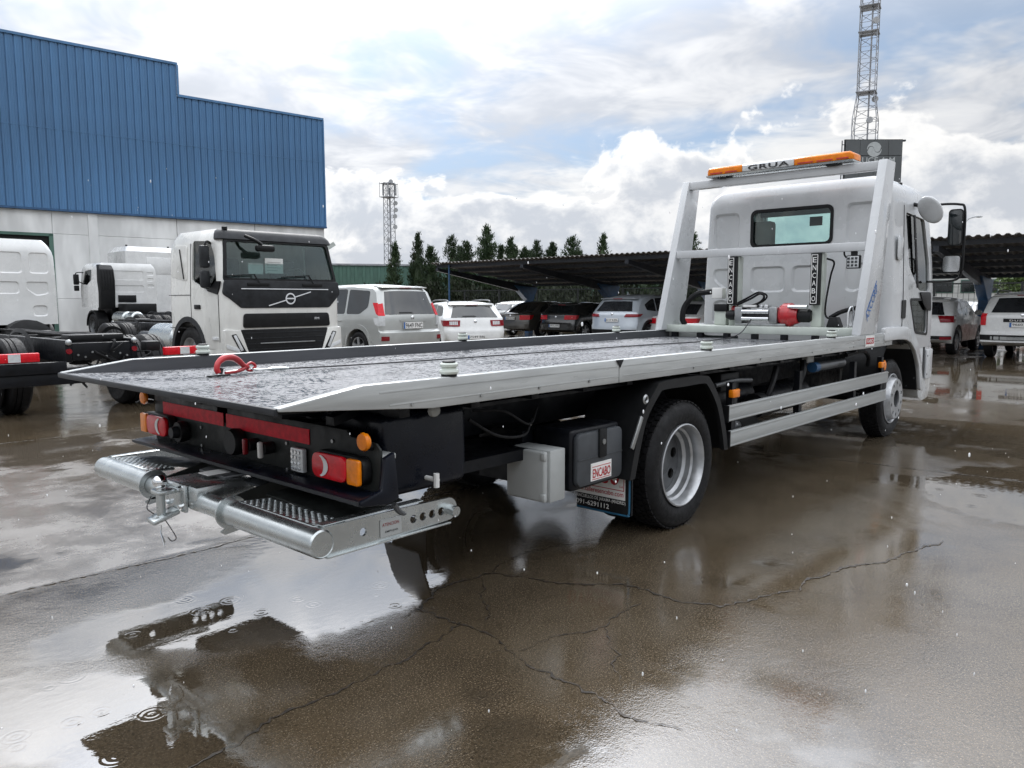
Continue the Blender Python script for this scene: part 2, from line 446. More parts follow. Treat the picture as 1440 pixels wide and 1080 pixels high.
def ground_mat():
    m = bpy.data.materials.new('wet_concrete'); m.use_nodes = True; t = NT(m.node_tree); b = t.n['Principled BSDF']
    p = t.new('ShaderNodeTexCoord').outputs['Object']
    big = t.noise(p, .35, 3, .6, .3); mid = t.noise(p, 2.2, 5, .65, .2); fine = t.noise(p, 55, 3, .7); agg = t.noise(p, 190, 2, .5)
    c = t.mix(t.ss(big, .35, .65), (.082,.060,.036), (.100,.080,.055))
    c = t.mix(t.math('MULTIPLY', t.ss(mid, .45, .72), .55), c, (.060,.045,.029))
    grain = t.noise(p, 85, 3, .7); agg = t.noise(p, 150, 2, .5)
    c = t.mix(t.ss(grain, .36, .60, t.ss(mid, .35, .65, .5, .85), 0.0), c, (.020,.015,.009))
    c = t.mix(t.ss(agg, .56, .70, 0.0, t.ss(big, .35, .65, .5, .85)), c, (.24,.20,.15))
    # where water stands: low places of the slab (world positions), plus a ragged noise
    pud = None
    for (x, y, rx, ry, s) in ((-2.35, -.22, 1.15, .42, .26), (-1.45, .15, 1.0, .5, .24), (-3.42, -.85, .42, .62, .26), (-2.2, .45, 1.2, .35, .06), (5.2, -2.4, 1.6, 1.3, .2), (2.9, -2.75, 1.5, .8, .2), (14.5, -1.0, 5.0, 3.0, .2), (1.2, 5.0, 5.0, 2.2, .12), (4.5, 1.0, 3.0, 1.0, .12)):
        q = t.vmath('MULTIPLY', t.vmath('SUBTRACT', p, (x, y, 0)), (1/rx, 1/ry, 1))
        g = t.math('MULTIPLY', t.math('EXPONENT', t.math('MULTIPLY', t.vmath('DOT_PRODUCT', q, q), -1.0)), s*1.5)
        pud = g if pud is None else t.math('MAXIMUM', pud, g)
    lev = t.math('ADD', t.noise(t.vmath('ADD', p, (11.0, 3.0, 0)), .62, 5, .6, .2), pud)
    wet = t.ss(lev, .575, .66)          # 1 = standing water, 0 = only damp
    sy = t.new('ShaderNodeSeparateXYZ'); t.l.new(p, sy.inputs[0])
    # the older slab beyond the joint is coarser and holds less water
    old = t.math('MULTIPLY', t.ss(sy.outputs[1], .80, .86), t.ss(t.math('ADD', sy.outputs[1], mid), 5.9, 6.3, 1.0, 0.0))
    damp = t.ss(t.noise(t.vmath('ADD', p, (2.0, 31.0, 0)), .9, 5, .65, .3), .36, .62)
    c = t.mix(t.math('MULTIPLY', old, .4), c, (.12,.108,.096))
    c = t.mix(t.math('MULTIPLY', wet, .35), c, (.03,.024,.016))
    t.put(b.inputs['Base Color'], c)
    rough = t.math('ADD', t.ss(damp, 0, 1, .02, .075), t.math('ADD', t.math('MULTIPLY', fine, .03), t.math('MULTIPLY', old, t.ss(mid, .35, .65, .09, .26))))
    t.put(b.inputs['Roughness'], t.math('ADD', t.math('MULTIPLY', t.math('SUBTRACT', 1.0, wet), rough), t.math('MULTIPLY', wet, .012)))
    t.put(b.inputs['IOR'], t.ss(wet, 0, 1, 2.1, 2.9))
    b.inputs['Specular IOR Level'].default_value = .5
    # rings of falling drops on the film of water
    rip = None
    for sc_, off in ((2.6, (0,0,0)), (3.7, (5.3,1.7,0)), (5.2, (9.1,4.7,0))):
        vo = t.new('ShaderNodeTexVoronoi', voronoi_dimensions='2D'); t.put(vo.inputs['Vector'], t.vmath('ADD', p, off)); vo.inputs['Scale'].default_value = sc_
        d = t.math('DIVIDE', vo.outputs['Distance'], sc_)
        rnd = t.new('ShaderNodeSeparateColor'); t.l.new(vo.outputs['Color'], rnd.inputs[0])
        rad = t.math('ADD', .008, t.math('MULTIPLY', rnd.outputs[1], .05))
        env = t.math('MULTIPLY', t.ss(d, rad, t.math('ADD', rad, .012), 1.0, 0.0), t.math('GREATER_THAN', rnd.outputs[0], .80))
        w = t.math('MULTIPLY', t.math('SINE', t.math('MULTIPLY', d, 260.0)), env)
        rip = w if rip is None else t.math('ADD', rip, w)
    sl = t.noise(t.vmath('MULTIPLY', p, (1.0, 1.7, 1)), 16, 3, .5)
    bw = t.new('ShaderNodeBump'); bw.inputs['Distance'].default_value = .0009; bw.inputs['Strength'].default_value = 1.0
    hw = t.math('ADD', t.math('MULTIPLY', rip, .10), t.math('MULTIPLY', sl, .26))
    rough_h = t.math('ADD', t.math('MULTIPLY', mid, .35), t.math('ADD', t.math('MULTIPLY', fine, t.ss(damp, 0, 1, .2, 1.0)), t.math('MULTIPLY', agg, t.ss(damp, 0, 1, .1, .5))))
    h = t.math('ADD', t.math('MULTIPLY', hw, wet), t.math('MULTIPLY', rough_h, t.math('SUBTRACT', 1.0, t.math('MULTIPLY', wet, .985))))
    t.put(bw.inputs['Height'], h)
    t.l.new(bw.outputs[0], b.inputs['Normal'])
    MAT['wet_concrete'] = m
ground_mat()
mat('crack_dark', (.032,.025,.018), .5, var=.3, vs=20, rvar=.2)
# ------------------------------------------------------------------ ground
m = MB(); S = 900
xs = [-S, -60, -12, -4, 0, 6, 14, 30, 60, S]
g = [[m.v((x, y, 0)) for y in xs] for x in xs]
for i in range(len(xs)-1):
    for j in range(len(xs)-1): m.face((g[i][j], g[i+1][j], g[i+1][j+1], g[i][j+1]))
ground = struct(m.build('ground', 'wet_concrete', smooth=False))
def crack(name, pts, w, seed, jit=.014, z=.0035):
    rnd = random.Random(seed); P = [Vector((*p, 0)) for p in pts]; path = []
    for a, b in zip(P, P[1:]):
        n = max(2, int((b-a).length/.02))
        for k in range(n): path.append(a.lerp(b, k/n))
    path.append(P[-1]); mm = MB(); prev = None; off = 0
    for i, q in enumerate(path):
        d = (path[min(i+1, len(path)-1)]-path[max(i-1, 0)]).normalized(); nn = Vector((-d.y, d.x, 0))
        off = off*.85 + rnd.uniform(-jit, jit); f = min(1, min(i, len(path)-1-i)/6+.15)
        ww = .8*w*f*rnd.choice((.25, .5, .8, 1.0, 1.3, 1.9)); c = q+nn*(off+rnd.uniform(-.004, .004))
        cur = (mm.v((*(c+nn*ww/2).xy, z)), mm.v((*(c-nn*ww/2).xy, z)))
        if prev: mm.face((prev[0], cur[0], cur[1], prev[1]))
        prev = cur
    mm.build(name, 'crack_dark', ground, smooth=False)
crack('crack', [(-2.2,-.9),(-1.87,-.79),(-1.63,-.76),(-1.48,-.81),(-1.3,-1.21),(-1.12,-1.49),(-1.14,-1.79),(-1.06,-1.94),(-.6,-2.14),(-.13,-2.19),(.18,-2.36),(.8,-2.5)], .013, 1)
crack('crack', [(-2.06,-.8),(-2.09,-1.12),(-2.08,-1.43),(-2.14,-1.75),(-2.17,-1.98),(-2.19,-2.22),(-2.17,-2.38)], .010, 2)
crack('crack', [(-1.98,-1.14),(-2.29,-1.2),(-2.64,-1.25),(-2.8,-1.24),(-2.95,-1.23),(-3.21,-1.29),(-3.4,-1.32),(-3.6,-1.5)], .010, 3)
crack('crack', [(-1.54,-.81),(-1.93,-1.19),(-2.02,-1.21)], .007, 4)
crack('crack', [(-2.18,-1.47),(-1.96,-1.56),(-1.62,-1.66),(-1.21,-1.61)], .006, 5)
crack('crack', [(-1.62,-1.66),(-1.89,-1.9),(-2.02,-2.02)], .005, 6)
crack('crack', [(-1.48,-.81),(-1.2,-.7),(-.9,-.75),(-.4,-.9)], .007, 8)
crack('slab_joint', [(-9,.95),(-3.36,.84),(-2.5,.78),(-2.01,.79),(-.4,.7),(4,.6)], .016, 7, .004)
crack('slab_joint', [(3.2,-9),(3.0,-3.2),(2.9,-1.2),(2.8,3),(2.6,9)], .014, 9, .004)
crack('slab_joint', [(-9,5.9),(-3,5.75),(3,5.6),(12,5.4)], .02, 10, .005)
crack('crack', [(1.6,-4.2),(2.2,-3.5),(2.9,-3.2),(3.9,-3.3),(4.8,-2.9)], .008, 11)
crack('slab_joint', [(9.4,-9),(9.3,0),(9.1,9)], .02, 12, .005)

# ------------------------------------------------------------------ blue industrial building
B = thing('industrial_building', 'large building with blue ribbed metal cladding over pale concrete wall, stepped roofline', 'building', (23.12, 36.33, 0), math.atan2(-1.91, 16.3))
bw = MB(); bw.box(-27.9, 0, .3, 26, 0, 11.9); bw.box(-27.9, -8.4, .3, 26, 11.9, 13.5); bw.build('inner_core', 'concrete_wall', B, smooth=False)
P = .36
def clad(h0, h1, name='cladding_mesh'):
    mm = MB(); prof = [(0, 0), (.012, .045), (.05, .045), (.065, 0), (.15, -.004), (.16, -.018), (.19, -.018), (.20, -.004), (.27, -.004), (.28, -.018), (.31, -.018), (.32, 0), (P, 0)]
    a = [mm.v((x, y, h0)) for x, y in prof]; b = [mm.v((x, y, h1)) for x, y in prof]; mm.join(a, b, False)
    return mm.mesh(name, smooth=False)
me_hi, me_lo = clad(5.9, 13.66), clad(5.9, 12.08)
n = int(27.9/P)
for k in range(n):
    x = -(k+1)*P
    ob('cladding_panel', me_hi if x+P/2 < -8.2 else me_lo, 'blue_cladding', B, Matrix.Translation((x, 0, 0)))
m = MB(); m.box(-28, -8.2, -.07, .3, 13.64, 13.76); m.box(-8.24, .06, -.07, .3, 12.06, 12.18); m.box(-8.26, -8.16, -.07, .3, 12.18, 13.64); m.box(.0, .08, -.06, .3, 5.86, 12.06)
m.build('roof_flashing', 'blue_cladding', B, smooth=False)
lap = MB().box(.004, P-.004, -.024, -.019, 9.62, 9.66).mesh('sheet_lap', smooth=False)
for k in range(n): ob('sheet_lap', lap, 'blue_cladding', B, Matrix.Translation((-(k+1)*P, 0, 0)))
m = MB(); m.box(-28, .09, -.09, .28, 5.80, 5.9); m.build('drip_flashing', 'blue_post', B, smooth=False)
for x0, x1 in ((-27.9,-18.2), (-14.33,-12.75), (-12.73,-8.55), (-8.53,-4.3), (-4.28,0)):
    for z0, z1 in ((0, 1.62), (1.63, 4.72), (4.73, 5.8)):
        mm = MB(); mm.box(x0+.004, x1-.004, .1, .3, z0, z1); mm.build('concrete_panel', 'concrete_wall', B, bev=.012, seg=1)
mm = MB(); mm.box(-18.19, -14.34, .1, .3, 4.73, 5.8); mm.build('concrete_panel', 'concrete_wall', B, bev=.012, seg=1)
mm = MB(); mm.box(-12.78, -12.35, .04, .12, 0, 5.79); mm.build('pilaster', 'concrete_wall', B, bev=.01, seg=1)
RD = MB().box(-18.12, -14.4, .2, .22, .02, 4.62).build('roller_door', 'dark_board', B, smooth=False)
sl_me = MB().box(-18.1, -14.42, .16, .199, .05, .24).mesh('door_slat', bev=.01, seg=1)
for z in range(21): ob('door_slat', sl_me, 'dark_board', RD, Matrix.Translation((0, 0, z*.21)))
m = MB(); m.box(-14.5, -14.32, .06, .2, 0, 4.72); m.box(-18.2, -14.32, .06, .2, 4.6, 4.73); m.build('door_frame', 'green_cladding', B, smooth=False)

# ------------------------------------------------------------------ green metal building far behind the off-road car
G = thing('green_warehouse', 'long low green ribbed metal warehouse behind the cypresses', 'building', (30.5, 51.2, 0), R(-31))
m = MB(); m.box(-14, 40, 0, 14, 0, 4.35); m.build('wall', 'green_cladding', G, smooth=False)
mm = MB(); a = [mm.v((x, y, 0)) for x, y in ((0,0),(.05,-.05),(.25,-.05),(.3,0))]; b = [mm.v((v.co.x, v.co.y, 4.4)) for v in a]; mm.join(a, b, False)
rib = mm.mesh('wall_rib', smooth=False)
for k in range(62): ob('wall_rib', rib, 'green_cladding', G, Matrix.Translation((-14+k*.62, -.003, 0)))
m = MB(); m.box(-14.1, 40, -.15, .2, 4.36, 4.5); m.build('gutter', 'tower_steel', G, smooth=False)
m = MB(); m.cyl((2.1,3,4.2), (2.1,3,5.6), .28, 12); m.bar((2.1,3,5.5),(.9,3,6.3),.4,.35); m.bar((2.1,3,5.5),(3.3,3,6.3),.4,.35); m.build('roof_vent', 'far_wall', G)
Gr = thing('apartment_block', 'pinkish tower wall far behind the front truck cab', 'building', (22, 54, 0), R(-20))
m = MB(); m.box(-3, 3.9, 0, 6, 0, 6.6); m.build('wall', 'brick_red', Gr, smooth=False)
m = MB(); m.prism([(-3.2,-.2,6.6),(4.1,-.2,6.6),(2.4,-.2,7.6),(-3.2,-.2,7.6)], (0,6.4,0)); m.build('roof', 'brick_red', Gr, smooth=False)

# ------------------------------------------------------------------ long carport
CP = thing('carport', 'long open carport with corrugated mono-pitch roof on blue steel posts over the parked cars', 'carport', (16.9, 0, 0))
X1, ZN, ZF = 6.0, 2.9, 2.22
def roofz(x): return ZN+(ZF-ZN)*x/X1
mm = MB(); W_ = 1.0; prof = []
for k in range(5):
    for dx, dz in ((0,0),(.05,.04),(.11,.04),(.16,0)): prof.append((k*.2+dx, dz))
prof.append((W_, 0))
a = [mm.v((-.25, y, ZN+.03+z+.03)) for y, z in prof]; b = [mm.v((X1+.2, y, ZF-.02+z+.03)) for y, z in prof]; mm.join(a, b, False)
c = [mm.v((-.25, y, ZN+.045+z)) for y, z in prof]; d = [mm.v((X1+.2, y, ZF-.035+z)) for y, z in prof]; mm.join(c, d, False); mm.join(a, c, False)
sheet = mm.mesh('roof_sheet', smooth=False)
for k in range(23): ob('roof_sheet', sheet, 'carport_sheet', CP, Matrix.Translation((0, 18.8-k*W_, 0)))
for k in range(6):
    x = .05+k*1.17
    mm = MB(); mm.box(x, x+.06, -3.15, 19.75, roofz(x)-.10, roofz(x)+.025); mm.build('purlin', 'carport_steel', CP, smooth=False)
for k in range(6):
    y = 19.6-k*4.5
    mm = MB(); mm.prism([(-.1,y-.07,ZN-.11),(X1,y-.07,ZF-.11),(X1,y-.07,ZF-.42),(4.6,y-.07,ZF-.3),(-.1,y-.07,ZN-.24)], (0,.14,0)); mm.build('rafter', 'carport_steel', CP, smooth=False)
    mm = MB(); mm.box(5.35, 5.62, y-.13, y+.13, 0, ZF-.2); mm.prism([(5.3,y-.14,ZF-.75),(5.66,y-.14,ZF-.75),(5.95,y-.14,ZF-.15),(4.4,y-.14,ZF-.05)], (0,.28,0)); mm.build('post', 'blue_post', CP, bev=.01, seg=1)
mm = MB(); mm.cyl((.0,19.0,0),(.0,19.0,ZN), .035, 10); mm.build('corner_post', 'blue_post', CP)

# ------------------------------------------------------------------ boundary fence, black
FN = thing('boundary_fence', 'black steel mesh fence on posts behind the carport', 'fence', (24.6, 0, 0))
for k in range(17):
    mm = MB(); y = 26-k*2.5; mm.box(-.03,.03,y-.035,y+.035,0,2.05); mm.build('post', 'fence_black', FN, smooth=False)
mm = MB(); mm.box(-.02,.02,-15,27,1.98,2.03); mm.build('top_rail', 'fence_black', FN, smooth=False)
mm = MB(); mm.box(-.02,.02,-15,27,.1,.14); mm.build('bottom_rail', 'fence_black', FN, smooth=False)
mm = MB()
for k in range(260):
    y = 26-k*.16; mm.box(.022,.03,y-.006,y+.006,.14,1.98)
for z in range(9): mm.box(.03,.036,-15,26,.3+z*.2-.005,.3+z*.2+.005)
o = mm.build('wire_mesh', 'fence_black', FN, smooth=False); o['kind'] = 'stuff'

# ------------------------------------------------------------------ picket fence and low building beyond the right-hand cars
PF = thing('picket_fence', 'white slatted fence with brick-red posts beyond the white parked cars', 'fence', (33, 0, 0))
for k in range(9):
    mm = MB(); y = 14-k*2.6; mm.box(-.2,.2,y-.2,y+.2,0,1.45); mm.build('brick_post', 'brick_red', PF, bev=.02, seg=1)
mm = MB(); mm.box(-.12,.12,-7,14,0,.55); mm.build('base_wall', 'brick_red', PF, smooth=False)
pk = MB(); pk.prism([(0,-.045,.56),(0,.045,.56),(0,.045,1.3),(0,0,1.4),(0,-.045,1.3)], (.03,0,0)); pkm = pk.mesh('picket', smooth=False)
for k in range(90): ob('picket', pkm, 'white_plastic', PF, Matrix.Translation((-.05, 13.9-k*.22, 0)))
LB = thing('low_white_building', 'low pale building with a green window strip seen under the carport', 'building', (50, 0, 0))
mm = MB(); mm.box(0,10,-18,16,0,3.6); mm.build('wall', 'far_wall', LB, smooth=False)
for k in range(10):
    mm = MB(); y = 14.5-k*2.4; mm.box(-.04,.1,y-1,y+1,1.9,2.7); w_ = mm.build('window', 'green_cladding', LB, smooth=False)
    mm = MB(); mm.box(-.07,-.045,y-.95,y+.95,1.96,2.64); mm.build('pane', 'dark_glass', w_, smooth=False)

# ------------------------------------------------------------------ trees
def crown_mesh(seed, h, rad, n, kind='cone'):
    """leaf-sized faces: sprays along upswept branches, so the outline stays ragged"""
    rnd = random.Random(seed); mm = MB()
    if kind == 'cone':
        lead = [(0, 0, 1.0)]+[(rnd.uniform(-.55, .55)*rad, rnd.uniform(-.55, .55)*rad, rnd.uniform(.62, .95)) for _ in range(rnd.choice((0, 1, 2, 3)))]
        lean = rnd.uniform(-.06, .06); e = rnd.uniform(.5, .85); fat = rnd.uniform(.1, .35); nb = n//34
        for _ in range(nb):
            lx, ly, lh = lead[0] if rnd.random() < .6 else rnd.choice(lead)
            f = rnd.random()**1.05; z = .15+f*h*lh*.94; r = (rad if lh == 1 else rad*.62)*((1-f)**e)*min(1, fat+f*3.5+.25)*rnd.uniform(.62, 1.22)
            a = rnd.uniform(0, 6.2832); d = Vector((math.cos(a), math.sin(a), rnd.uniform(1.1, 2.4))).normalized()
            base = Vector((lx+lean*z, ly, z)); out = Vector((math.cos(a), math.sin(a), 0))*r
            L = rnd.uniform(.25, .6)*(1-.4*f)
            for k in range(34):
                t_ = rnd.random(); p = base+out*(.35+.65*t_)+d*L*(t_-.4)+Vector((rnd.gauss(0,.055), rnd.gauss(0,.055), rnd.gauss(0,.07)))
                s = rnd.uniform(.035, .085); up = (d+Vector((rnd.uniform(-.5,.5), rnd.uniform(-.5,.5), rnd.uniform(-.2,.5)))).normalized()
                sd_ = up.cross(Vector((rnd.uniform(-1,1), rnd.uniform(-1,1), rnd.uniform(-.5,.5)))).normalized()
                mm.face((p-sd_*s*.45, p+sd_*s*.45, p+up*s*2.0))
        mm.lathe([(rad*.25,.2),(rad*.5,.5),(rad*.46,h*.3),(rad*.24,h*.62),(rad*.07,h*.85),(0,h*.9)], (lean*h*.4,0,0), (0,0,1), 9)
    else:
        lobes = [(rnd.uniform(0, 6.28), rnd.uniform(.1, .8), rnd.uniform(.15, .4)) for _ in range(9)]
        for _ in range(n):
            u = Vector((rnd.gauss(0,1), rnd.gauss(0,1), rnd.gauss(0,1))).normalized()*rnd.uniform(.45, 1); l = lobes[rnd.randrange(9)]
            p = Vector((math.cos(l[0])*rad*l[1]*.8+u.x*rad*.55, math.sin(l[0])*rad*l[1]*.8+u.y*rad*.55, h*.62+(l[2]-.25)*h*1.2+u.z*h*.2))
            s = rnd.uniform(.08, .16); up = Vector((rnd.uniform(-1,1), rnd.uniform(-1,1), rnd.uniform(-.3,1))).normalized()
            sd_ = up.cross(Vector((rnd.uniform(-1,1), rnd.uniform(-1,1), rnd.uniform(-.5,.5)))).normalized()
            mm.face((p-sd_*s*.4, p+sd_*s*.5, p+up*s*1.7))
    return mm.mesh('crown', smooth=False)
def trunk_mesh(h, r):
    mm = MB(); mm.tube([(0,0,0),(.02,.01,h*.4),(0,.03,h*.85)], [r, r*.7, r*.15], 8)
    for k in range(6):
        a = k*1.9; z = h*(.2+.1*k); mm.tube([(0,0,z),(math.cos(a)*r*3,math.sin(a)*r*3,z+h*.1)], [r*.35, r*.08], 5)
    return mm.mesh('trunk')
TV = [(crown_mesh(20+k, 5.0, .80+.12*(k % 3), 7500), trunk_mesh(5.0, .11)) for k in range(6)]
TW = [(crown_mesh(40+k, 5.0, 1.2, 9500), trunk_mesh(5.0, .13)) for k in range(3)]
trees = [(31.2,40.0,5.35,0,.95),(30.8,36.9,5.75,1,.9),(31,35.5,4.95,4,1.05),(31.3,34.0,5.5,2,.85),(31.2,33.0,4.8,3,.9),(30.7,32.0,5.0,0,1.0),(31,30.6,5.85,5,.95),(31.4,29.0,5.05,1,1.0),(31,27.5,4.5,4,.8),(30.8,26.3,4.75,2,.75),(31,25.2,4.65,3,.9),(31.2,23.9,4.9,0,.95),(31,21.8,4.95,1,.8),(31,16.4,4.65,2,.9),(32.2,28.3,4.4,5,.9),(32,24.5,4.2,4,.95),(32,19.5,3.6,5,1.0),(32.4,38.4,4.2,3,1.0),(33,31.4,4.9,1,.9),(33,29.8,4.6,2,.8),(32.6,26.9,4.5,5,.8)]
tl = ['tall cypress nearest the lattice tower', 'slim cypress with a sharp tip, second from the tower', 'ragged twin-topped cypress beside the slim pointed one', 'narrow tall cypress left of the carport corner', 'short cypress close behind the carport corner', 'pointed cypress rising over the left end of the carport roof', 'tallest and broadest cypress over the carport roof', 'medium cypress just right of the tallest one', 'low broad cypress top above the carport roof', 'small thin cypress tip above the middle of the carport roof', 'paired small cypress tip above the carport roof', 'single conical cypress standing clear above the carport', 'lone slim cypress rightmost above the left carport roof', 'lone cypress showing between headboard post and tow truck cab', 'broad low cypress behind the tallest one', 'dark broad cypress crown behind the small paired tips', 'low broad cypress mostly hidden by the carport roof', 'short cypress filling the gap behind the first two', 'slim cypress squeezed in left of the tallest one', 'thin cypress tip peeping out right behind the tallest one', 'ragged low cypress behind the small thin tip']
for (x, y, h, k, s), lab in zip(trees, tl):
    T = thing('cypress_tree', lab, 'tree', (x, y, 0), (x*7+y*3) % 6.28, 'cypresses behind the carport')
    ti = tl.index(lab); cm, tm = TV[(k+ti) % 6] if k < 4 else TW[(k+ti) % 3]
    T.scale = (s*1.12, s*1.12, h*1.04/5.0)
    ob('trunk', tm, 'bark', T); ob('crown', cm, 'cypress_leaf', T)
def hedge(x0, x1, y0, y1, h, n, seed):
    rnd = random.Random(seed); mm = MB()
    for _ in range(n):
        y = rnd.uniform(y0, y1); top = h*(.82+.18*math.sin(y*1.7)+.1*math.sin(y*4.3+1)); z = top*rnd.random()**.7; x = rnd.uniform(x0, x1)
        p = Vector((x, y, z)); s = rnd.uniform(.08, .2); up = Vector((rnd.uniform(-.8,.4), rnd.uniform(-.6,.6), 1)).normalized()
        q = up.cross(Vector((rnd.uniform(-1,1), rnd.uniform(-1,1), rnd.uniform(-1,1)))).normalized()
        mm.face((p-q*s*.5, p+q*s*.5, p+up*s*1.5))
    mm.box(x0+.5, x1-.1, y0+.2, y1-.2, 0, h*.62)
    return mm
hd = hedge(28.2, 30.2, 7, 43, 2.5, 26000, 3).build('hedge', 'hedge_leaf', smooth=False); tag(hd, 'dark green clipped hedge running behind the boundary fence', 'hedge')
T = thing('broadleaf_tree', 'light green leafy tree beyond the picket fence', 'tree', (44, 4.2, 0))
ob('trunk', trunk_mesh(3.6, .14), 'bark', T); ob('crown', crown_mesh(77, 4.2, 1.7, 3800, 'round'), 'broad_leaf', T)

# ------------------------------------------------------------------ lattice towers, billboard, street lamp
def lattice(name, h, w0, w1, z0, step, r=.06, neck=None):
    mm = MB()
    def wid(z):
        if neck and z > neck[0]: return neck[1] if z > neck[0]+neck[2] else w0+(neck[1]-w0)*(z-neck[0])/neck[2]
        return w0+(w1-w0)*(z-z0)/(h-z0) if not neck else w0
    cs = ((-1,-1),(1,-1),(1,1),(-1,1)); z = z0
    while z < h-1e-3:
        z2 = min(h, z+step); a, b = wid(z)/2, wid(z2)/2
        for i in range(4):
            c, d = cs[i], cs[(i+1) % 4]
            mm.bar((c[0]*a,c[1]*a,z),(c[0]*b,c[1]*b,z2), r*1.5, r*1.5)
            mm.bar((c[0]*a,c[1]*a,z),(d[0]*b,d[1]*b,z2), r*.8, r*.8)
            mm.bar((c[0]*b,c[1]*b,z2),(d[0]*b,d[1]*b,z2), r*.7, r*.7)
        z = z2
    return mm
TW1 = thing('lattice_tower', 'slender lattice telecom tower with antennas at its top behind the cypresses', 'tower', (72.1, 90.6, 0), R(20))
lattice('frame', 19.2, 1.35, 1.15, 0, 1.0, .055).build('frame', 'tower_steel', TW1, smooth=False)
mm = MB(); mm.box(-1.0,1.0,-1.0,1.0,17.0,17.08); mm.box(-1.0,1.0,-1.0,1.0,19.0,19.06)
for a, b in ((-1,-1),(1,-1),(1,1),(-1,1),(0,-1),(0,1),(1,0),(-1,0)): mm.bar((a,b,17),(a,b,19.2),.05,.05)
mm.build('platform', 'tower_steel', TW1, smooth=False)
for k, (x, y, z) in enumerate(((-1.05,-.5,17.3),(1.0,-.6,17.4),(.1,-1.1,17.4),(.1,1.05,17.4))):
    mm = MB(); mm.box(x-.12,x+.12,y-.1,y+.1,z,z+1.6); mm.build('panel_antenna', 'lamp_grey', TW1, bev=.02, seg=1)
for x, y, z in ((.75,-.6,16.2),(.8,-.6,15.2),(-.9,-.3,10.6),(1.1,-.4,7.6),(.2,-.8,12.6),(.2,-.8,14.2),(1.0,.3,19.5)):
    mm = MB(); mm.lathe([(0,0),(.3,.05),(.34,.2),(.34,.26),(0,.26)], (x,y,z), (-.6,-.7,0), 12); mm.build('dish_antenna', 'lamp_grey', TW1)
mm = MB(); mm.bar((.25,0,0),(.25,0,18.5),.22,.08); mm.build('cable_ladder', 'tower_steel', TW1, smooth=False)
TW2 = thing('lattice_mast', 'tall galvanised lattice mast rising out of frame above the billboard', 'tower', (64.0, 19.05, 0), R(12))
lattice('frame', 34, 1.8, 1.3, 0, .95, .042, neck=(16.3, 1.32, 1.6)).build('frame', 'tower_steel', TW2, smooth=False)
mm = MB()
for x in (-.25, .02, .12, .22): mm.bar((x,-.2,0),(x,-.2,34),.07,.07)
for k in range(110): mm.bar((-.25,-.2,k*.3+.3),(.02,-.2,k*.3+.3),.03,.03)
mm.build('cable_ladder', 'tower_steel', TW2, smooth=False)
for z in (18.3, 23.0, 25.0, 27.5, 30): mm = MB(); mm.box(-.75,.75,-.75,.75,z,z+.07); mm.build('rest_platform', 'tower_steel', TW2, smooth=False)
for x, y, z in ((-1.55,-.4,15.8),(-1.0,-.5,23.6),(.75,-.5,17.9)):
    mm = MB(); mm.lathe([(0,0),(.22,.05),(.26,.2),(.26,.26),(0,.26)], (x,y,z), (-.9,-.5,0), 12); mm.bar((x,y,z),(x*.6,y,z),.06,.06); mm.build('dish_antenna', 'lamp_grey', TW2)
# billboard: faces the yard, a metre in front of the mast
BB = thing('billboard', 'dark grey roadside billboard with pale swirl emblem below the mast', 'billboard', (58.3, 16.45, 0), R(-48))
BWd, z0, z1 = 4.25, 8.9, 13.4
for k in range(4):
    for j in range(2):
        mm = MB(); mm.box(-BWd/2+k*BWd/4+.012, -BWd/2+(k+1)*BWd/4-.012, -.06, .06, z0+(3.35 if j else 0)+.02, (z1 if j else z0+3.35)-.02); mm.build('panel', 'billboard_grey', BB, smooth=False)
mm = MB(); mm.box(-BWd/2-.05, BWd/2+.05, .07, .2, z0-.1, z1+.06); mm.build('backing', 'fence_black', BB, smooth=False)
mm = MB()
for x in (-1.5, 0, 1.5): mm.box(x-.15,x+.15,.2,.5,0,z1-.3)
for k in range(8): mm.bar((-BWd/2-.28,-.02,z0+.3+k*.55),(-BWd/2,-.02,z0+.3+k*.55),.05,.05)
mm.bar((-BWd/2-.28,-.02,z0),(-BWd/2-.28,-.02,z1-.05),.06,.06); mm.box(BWd/2,BWd/2+.2,-.1,.1,z1-.12,z1); mm.box(BWd/2,BWd/2+.15,-.1,.1,z0,z0+.1)
mm.build('support', 'carport_steel', BB, smooth=False)
def swirl(half):
    pts = []; r = .55
    a0 = 0 if half == 0 else 180
    cx, cz = 0, z1-.70
    for k in range(19): a = R(a0+20+k*160/18); pts.append((cx+r*math.cos(a), cz+r*math.sin(a)))
    for k in range(13): a = R(a0+180-k*170/12); pts.append((cx-r*.47*math.cos(R(a0))+r*.44*math.cos(a), cz-r*.47*math.sin(R(a0))+r*.44*math.sin(a)))
    for k in range(10): a = R(a0+190+k*150/9); pts.append((cx+r*.42*math.cos(R(a0))+r*.36*math.cos(a), cz+r*.42*math.sin(R(a0))+r*.36*math.sin(a)))
    return pts
for hf in (0, 1):
    mm = MB(); mm.prism([(x, -.075, z) for x, z in swirl(hf)], (0, .014, 0)); mm.build('emblem', 'billboard_mark', BB, smooth=False)
letters('lettering', 'BRUCE A M', 'billboard_mark', BB, (-1.62, -.068, z0+2.80), (1,0,0), (0,0,1), 3.2, .42, .01)
SL = thing('street_lamp', 'thin curved street lamp above the right carport roof', 'street lamp', (60, 10.6, 0), R(-50))
mm = MB(); mm.tube([(0,0,0),(0,0,6.4)]+curve([(0,0,6.4),(.10,0,6.9),(.4,0,7.3),(.9,0,7.45)],6), .05, 8); mm.build('pole', 'lamp_grey', SL)
mm = MB(); mm.sphere((1.1,0,7.45),.28,10,6,(1,.45,.3)); mm.build('lamp_head', 'lamp_grey', SL)
